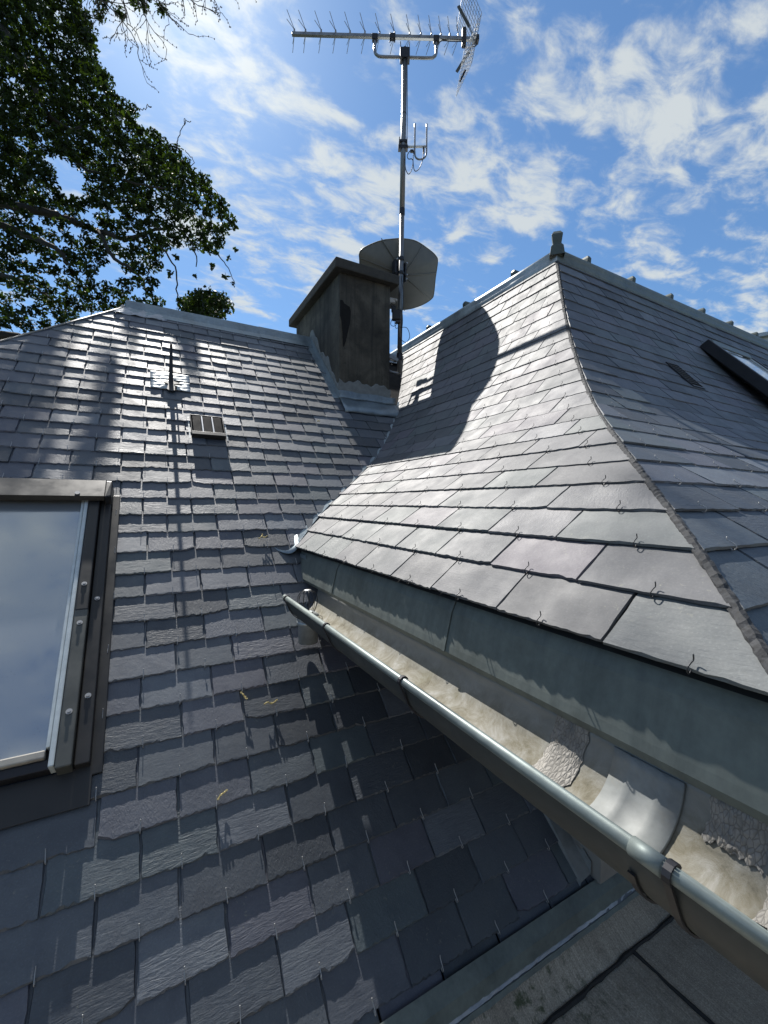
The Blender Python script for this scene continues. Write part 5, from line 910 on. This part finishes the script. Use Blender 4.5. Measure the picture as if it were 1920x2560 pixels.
def leaves(clumps, name, per, size):
    V = []; 
    for x, y, z, r_ in clumps:
        n = int(per*(r_/.2)**2); 
        d = rg_.normal(size=(n,3)); d /= np.linalg.norm(d, axis=1)[:,None]; c = np.array([x,y,z]) + d*(rg_.random((n,1))**.5)*r_*np.array([1,1,.85])
        a = rg_.normal(size=(n,3)); a /= np.linalg.norm(a, axis=1)[:,None]; nn = rg_.normal(size=(n,3))*.8 + np.array([0,0,.9]); bb_ = np.cross(nn, a); bb_ /= np.linalg.norm(bb_, axis=1)[:,None]
        sz = rg_.uniform(.65, 1.25, (n,1))*size; nrm = np.cross(a, bb_)
        for (u, v) in outl: pass
        cup = np.abs(outl[:,0])*.5
        P_ = c[:,None,:] + (a*sz)[:,None,:]*outl[None,:,1:2] + (bb_*sz)[:,None,:]*outl[None,:,0:1] + (nrm*sz)[:,None,:]*cup[None,:,None]
        V.append(P_)
    V = np.concatenate(V).reshape(-1, len(outl), 3); N = len(V); me = bpy.data.meshes.new(name)
    off = np.array(oak.location); me.vertices.add(N*len(outl)); me.vertices.foreach_set('co', (V.reshape(-1,3)-off).astype(np.float32).ravel())
    me.loops.add(N*len(outl)); me.loops.foreach_set('vertex_index', np.arange(N*len(outl), dtype=np.int32))
    me.polygons.add(N); me.polygons.foreach_set('loop_start', np.arange(0, N*len(outl), len(outl), dtype=np.int32)); me.update(calc_edges=True); me.validate()
    me.materials.append(LEAF); o = bpy.data.objects.new(name, me); col.objects.link(o); o.parent = oak; return o
leaves(TREE['c'], 'crown', 185, .078)
# bare twigs of a dead bough over the crown
b = MB(); tw = random.Random(3)
def TP(a, c, d): return cf*7.0 + cr*a + uz*c + Vector((0,0,0)) + cf*d
def grow(a, c, d, ang, ln, r_, lvl):
    pts = [TP(a, c, d)]; n = 5
    for i in range(n):
        ang += tw.uniform(-.28, .28) - (.04 if ang > -1.2 else -.02); a += math.cos(ang)*ln/n; c += math.sin(ang)*ln/n; d += tw.uniform(-.03,.03); pts.append(TP(a, c, d))
        if lvl > 0 and tw.random() < .75: grow(a, c, d, ang + tw.choice((-1,1))*tw.uniform(.35,.9), ln*tw.uniform(.35,.6), r_*.6, lvl-1)
    b.tube(pts, [r_*(1-.55*i/n) for i in range(n+1)], 5)
    if lvl == 0:
        for q in pts[2:]: b.box(q+Vector((tw.uniform(-.01,.01),0,tw.uniform(-.01,.01))), (.012,.012,.016))
for a, c, ang, ln in ((-5.2,8.8,-.55,1.6),(-5.0,9.0,-.3,1.7),(-4.6,9.0,-.75,1.5),(-4.7,8.7,-1.0,1.3),(-4.2,8.9,-.6,1.4),(-3.9,9.0,-.9,1.1),(-4.9,8.4,-.7,1.2),(-4.4,8.5,-1.1,1.0),(-3.6,9.0,-.5,.9)):
    grow(a, c, tw.uniform(-.4,.4), ang, ln, .012, 2)
b.tube([TP(-6.8,8.9,.3), TP(-5.9,9.0,.2), TP(-5.0,9.1,.1), TP(-3.4,9.15,0)], [.06,.05,.035,.015], 8)
b.build('bare_bough', TWIGM, oak)

# ------------------------------------------------------------------ pale house far right
nb = thing('neighbour_house', 'distant pale boarded building at the far right edge behind the mansard ridge', 'house', (14, 4.8, -7.2))
A = Vector((11.6, 4.55, 0)); B = Vector((13.2, 1.6, 0)); dA = (B-A).normalized(); nA = Vector((.88,.48,0))
b = MB(); b.hexa([A+uz*-7.2, B+dA*4+uz*-7.2, B+dA*4+nA*5-uz*7.2, A+nA*5-uz*7.2], [A+uz*3.72, B+dA*4+uz*3.72, B+dA*4+nA*5+uz*3.72, A+nA*5+uz*3.72]); b.build('wall', SIDING, nb)
for z in np.arange(.2, 3.7, .28):
    b = MB(); b.bar(A+uz*z-nA*.012, B+dA*4+uz*z-nA*.012, .02, .025); b.build('board_joint', ZINC_G, nb)
b = MB(); b.hexa([A-nA*.12-dA*.1+uz*3.721, B+dA*4-nA*.12+uz*3.721, B+dA*4+nA*5+uz*3.721, A+nA*5-dA*.1+uz*3.721], [A-nA*.12-dA*.1+uz*3.80, B+dA*4-nA*.12+uz*3.80, B+dA*4+nA*5+uz*3.80, A+nA*5-dA*.1+uz*3.80]); b.build('roof', ZINC, nb)
b = MB(); q = A+dA*1.0+uz*3.0-nA*.02; b.box(q, (.5,.04,.6), (dA, nA, uz)); b.build('window', ANTHR, nb)

# ------------------------------------------------------------------ unseen house added behind the viewpoint to cut fill light under the gutter
rh_ = thing('fill_blocker_house', 'unseen light-blocking house added behind the viewpoint, plain brick with a steep slate roof', 'house', (-1.0, -11.0, -7.2))
BRICK = m_plain('brick', (.055,.038,.03), .9, .25, 8, .4)
def qbox(mt, name, par, x0, x1, y0, y1, z0, z1):
    b_ = MB(); b_.hexa([(x0,y0,z0),(x1,y0,z0),(x1,y1,z0),(x0,y1,z0)], [(x0,y0,z1),(x1,y0,z1),(x1,y1,z1),(x0,y1,z1)]); return b_.build(name, mt, par)
wl = qbox(BRICK, 'wall', rh_, -11, 12, -17, -9, -7.2, 1.2)
b = MB(); b.raw([(-11.4,-8.6,1.1),(12.4,-8.6,1.1),(12.4,-17.4,1.1),(-11.4,-17.4,1.1),(-11.4,-13,5.6),(12.4,-13,5.6)], [(0,1,5,4),(2,3,4,5),(0,4,3),(1,2,5),(3,2,1,0)]); b.build('roof', SLATE, rh_)
for x in (-8, -4.5, -1, 2.5, 6, 9.5):
    for z in (-5.6, -2.2): w_ = qbox(WHITE, 'window', rh_, x-.55, x+.55, -8.98, -8.93, z, z+1.6); qbox(GLASS, 'pane', w_, x-.47, x+.47, -8.925, -8.915, z+.08, z+1.52)
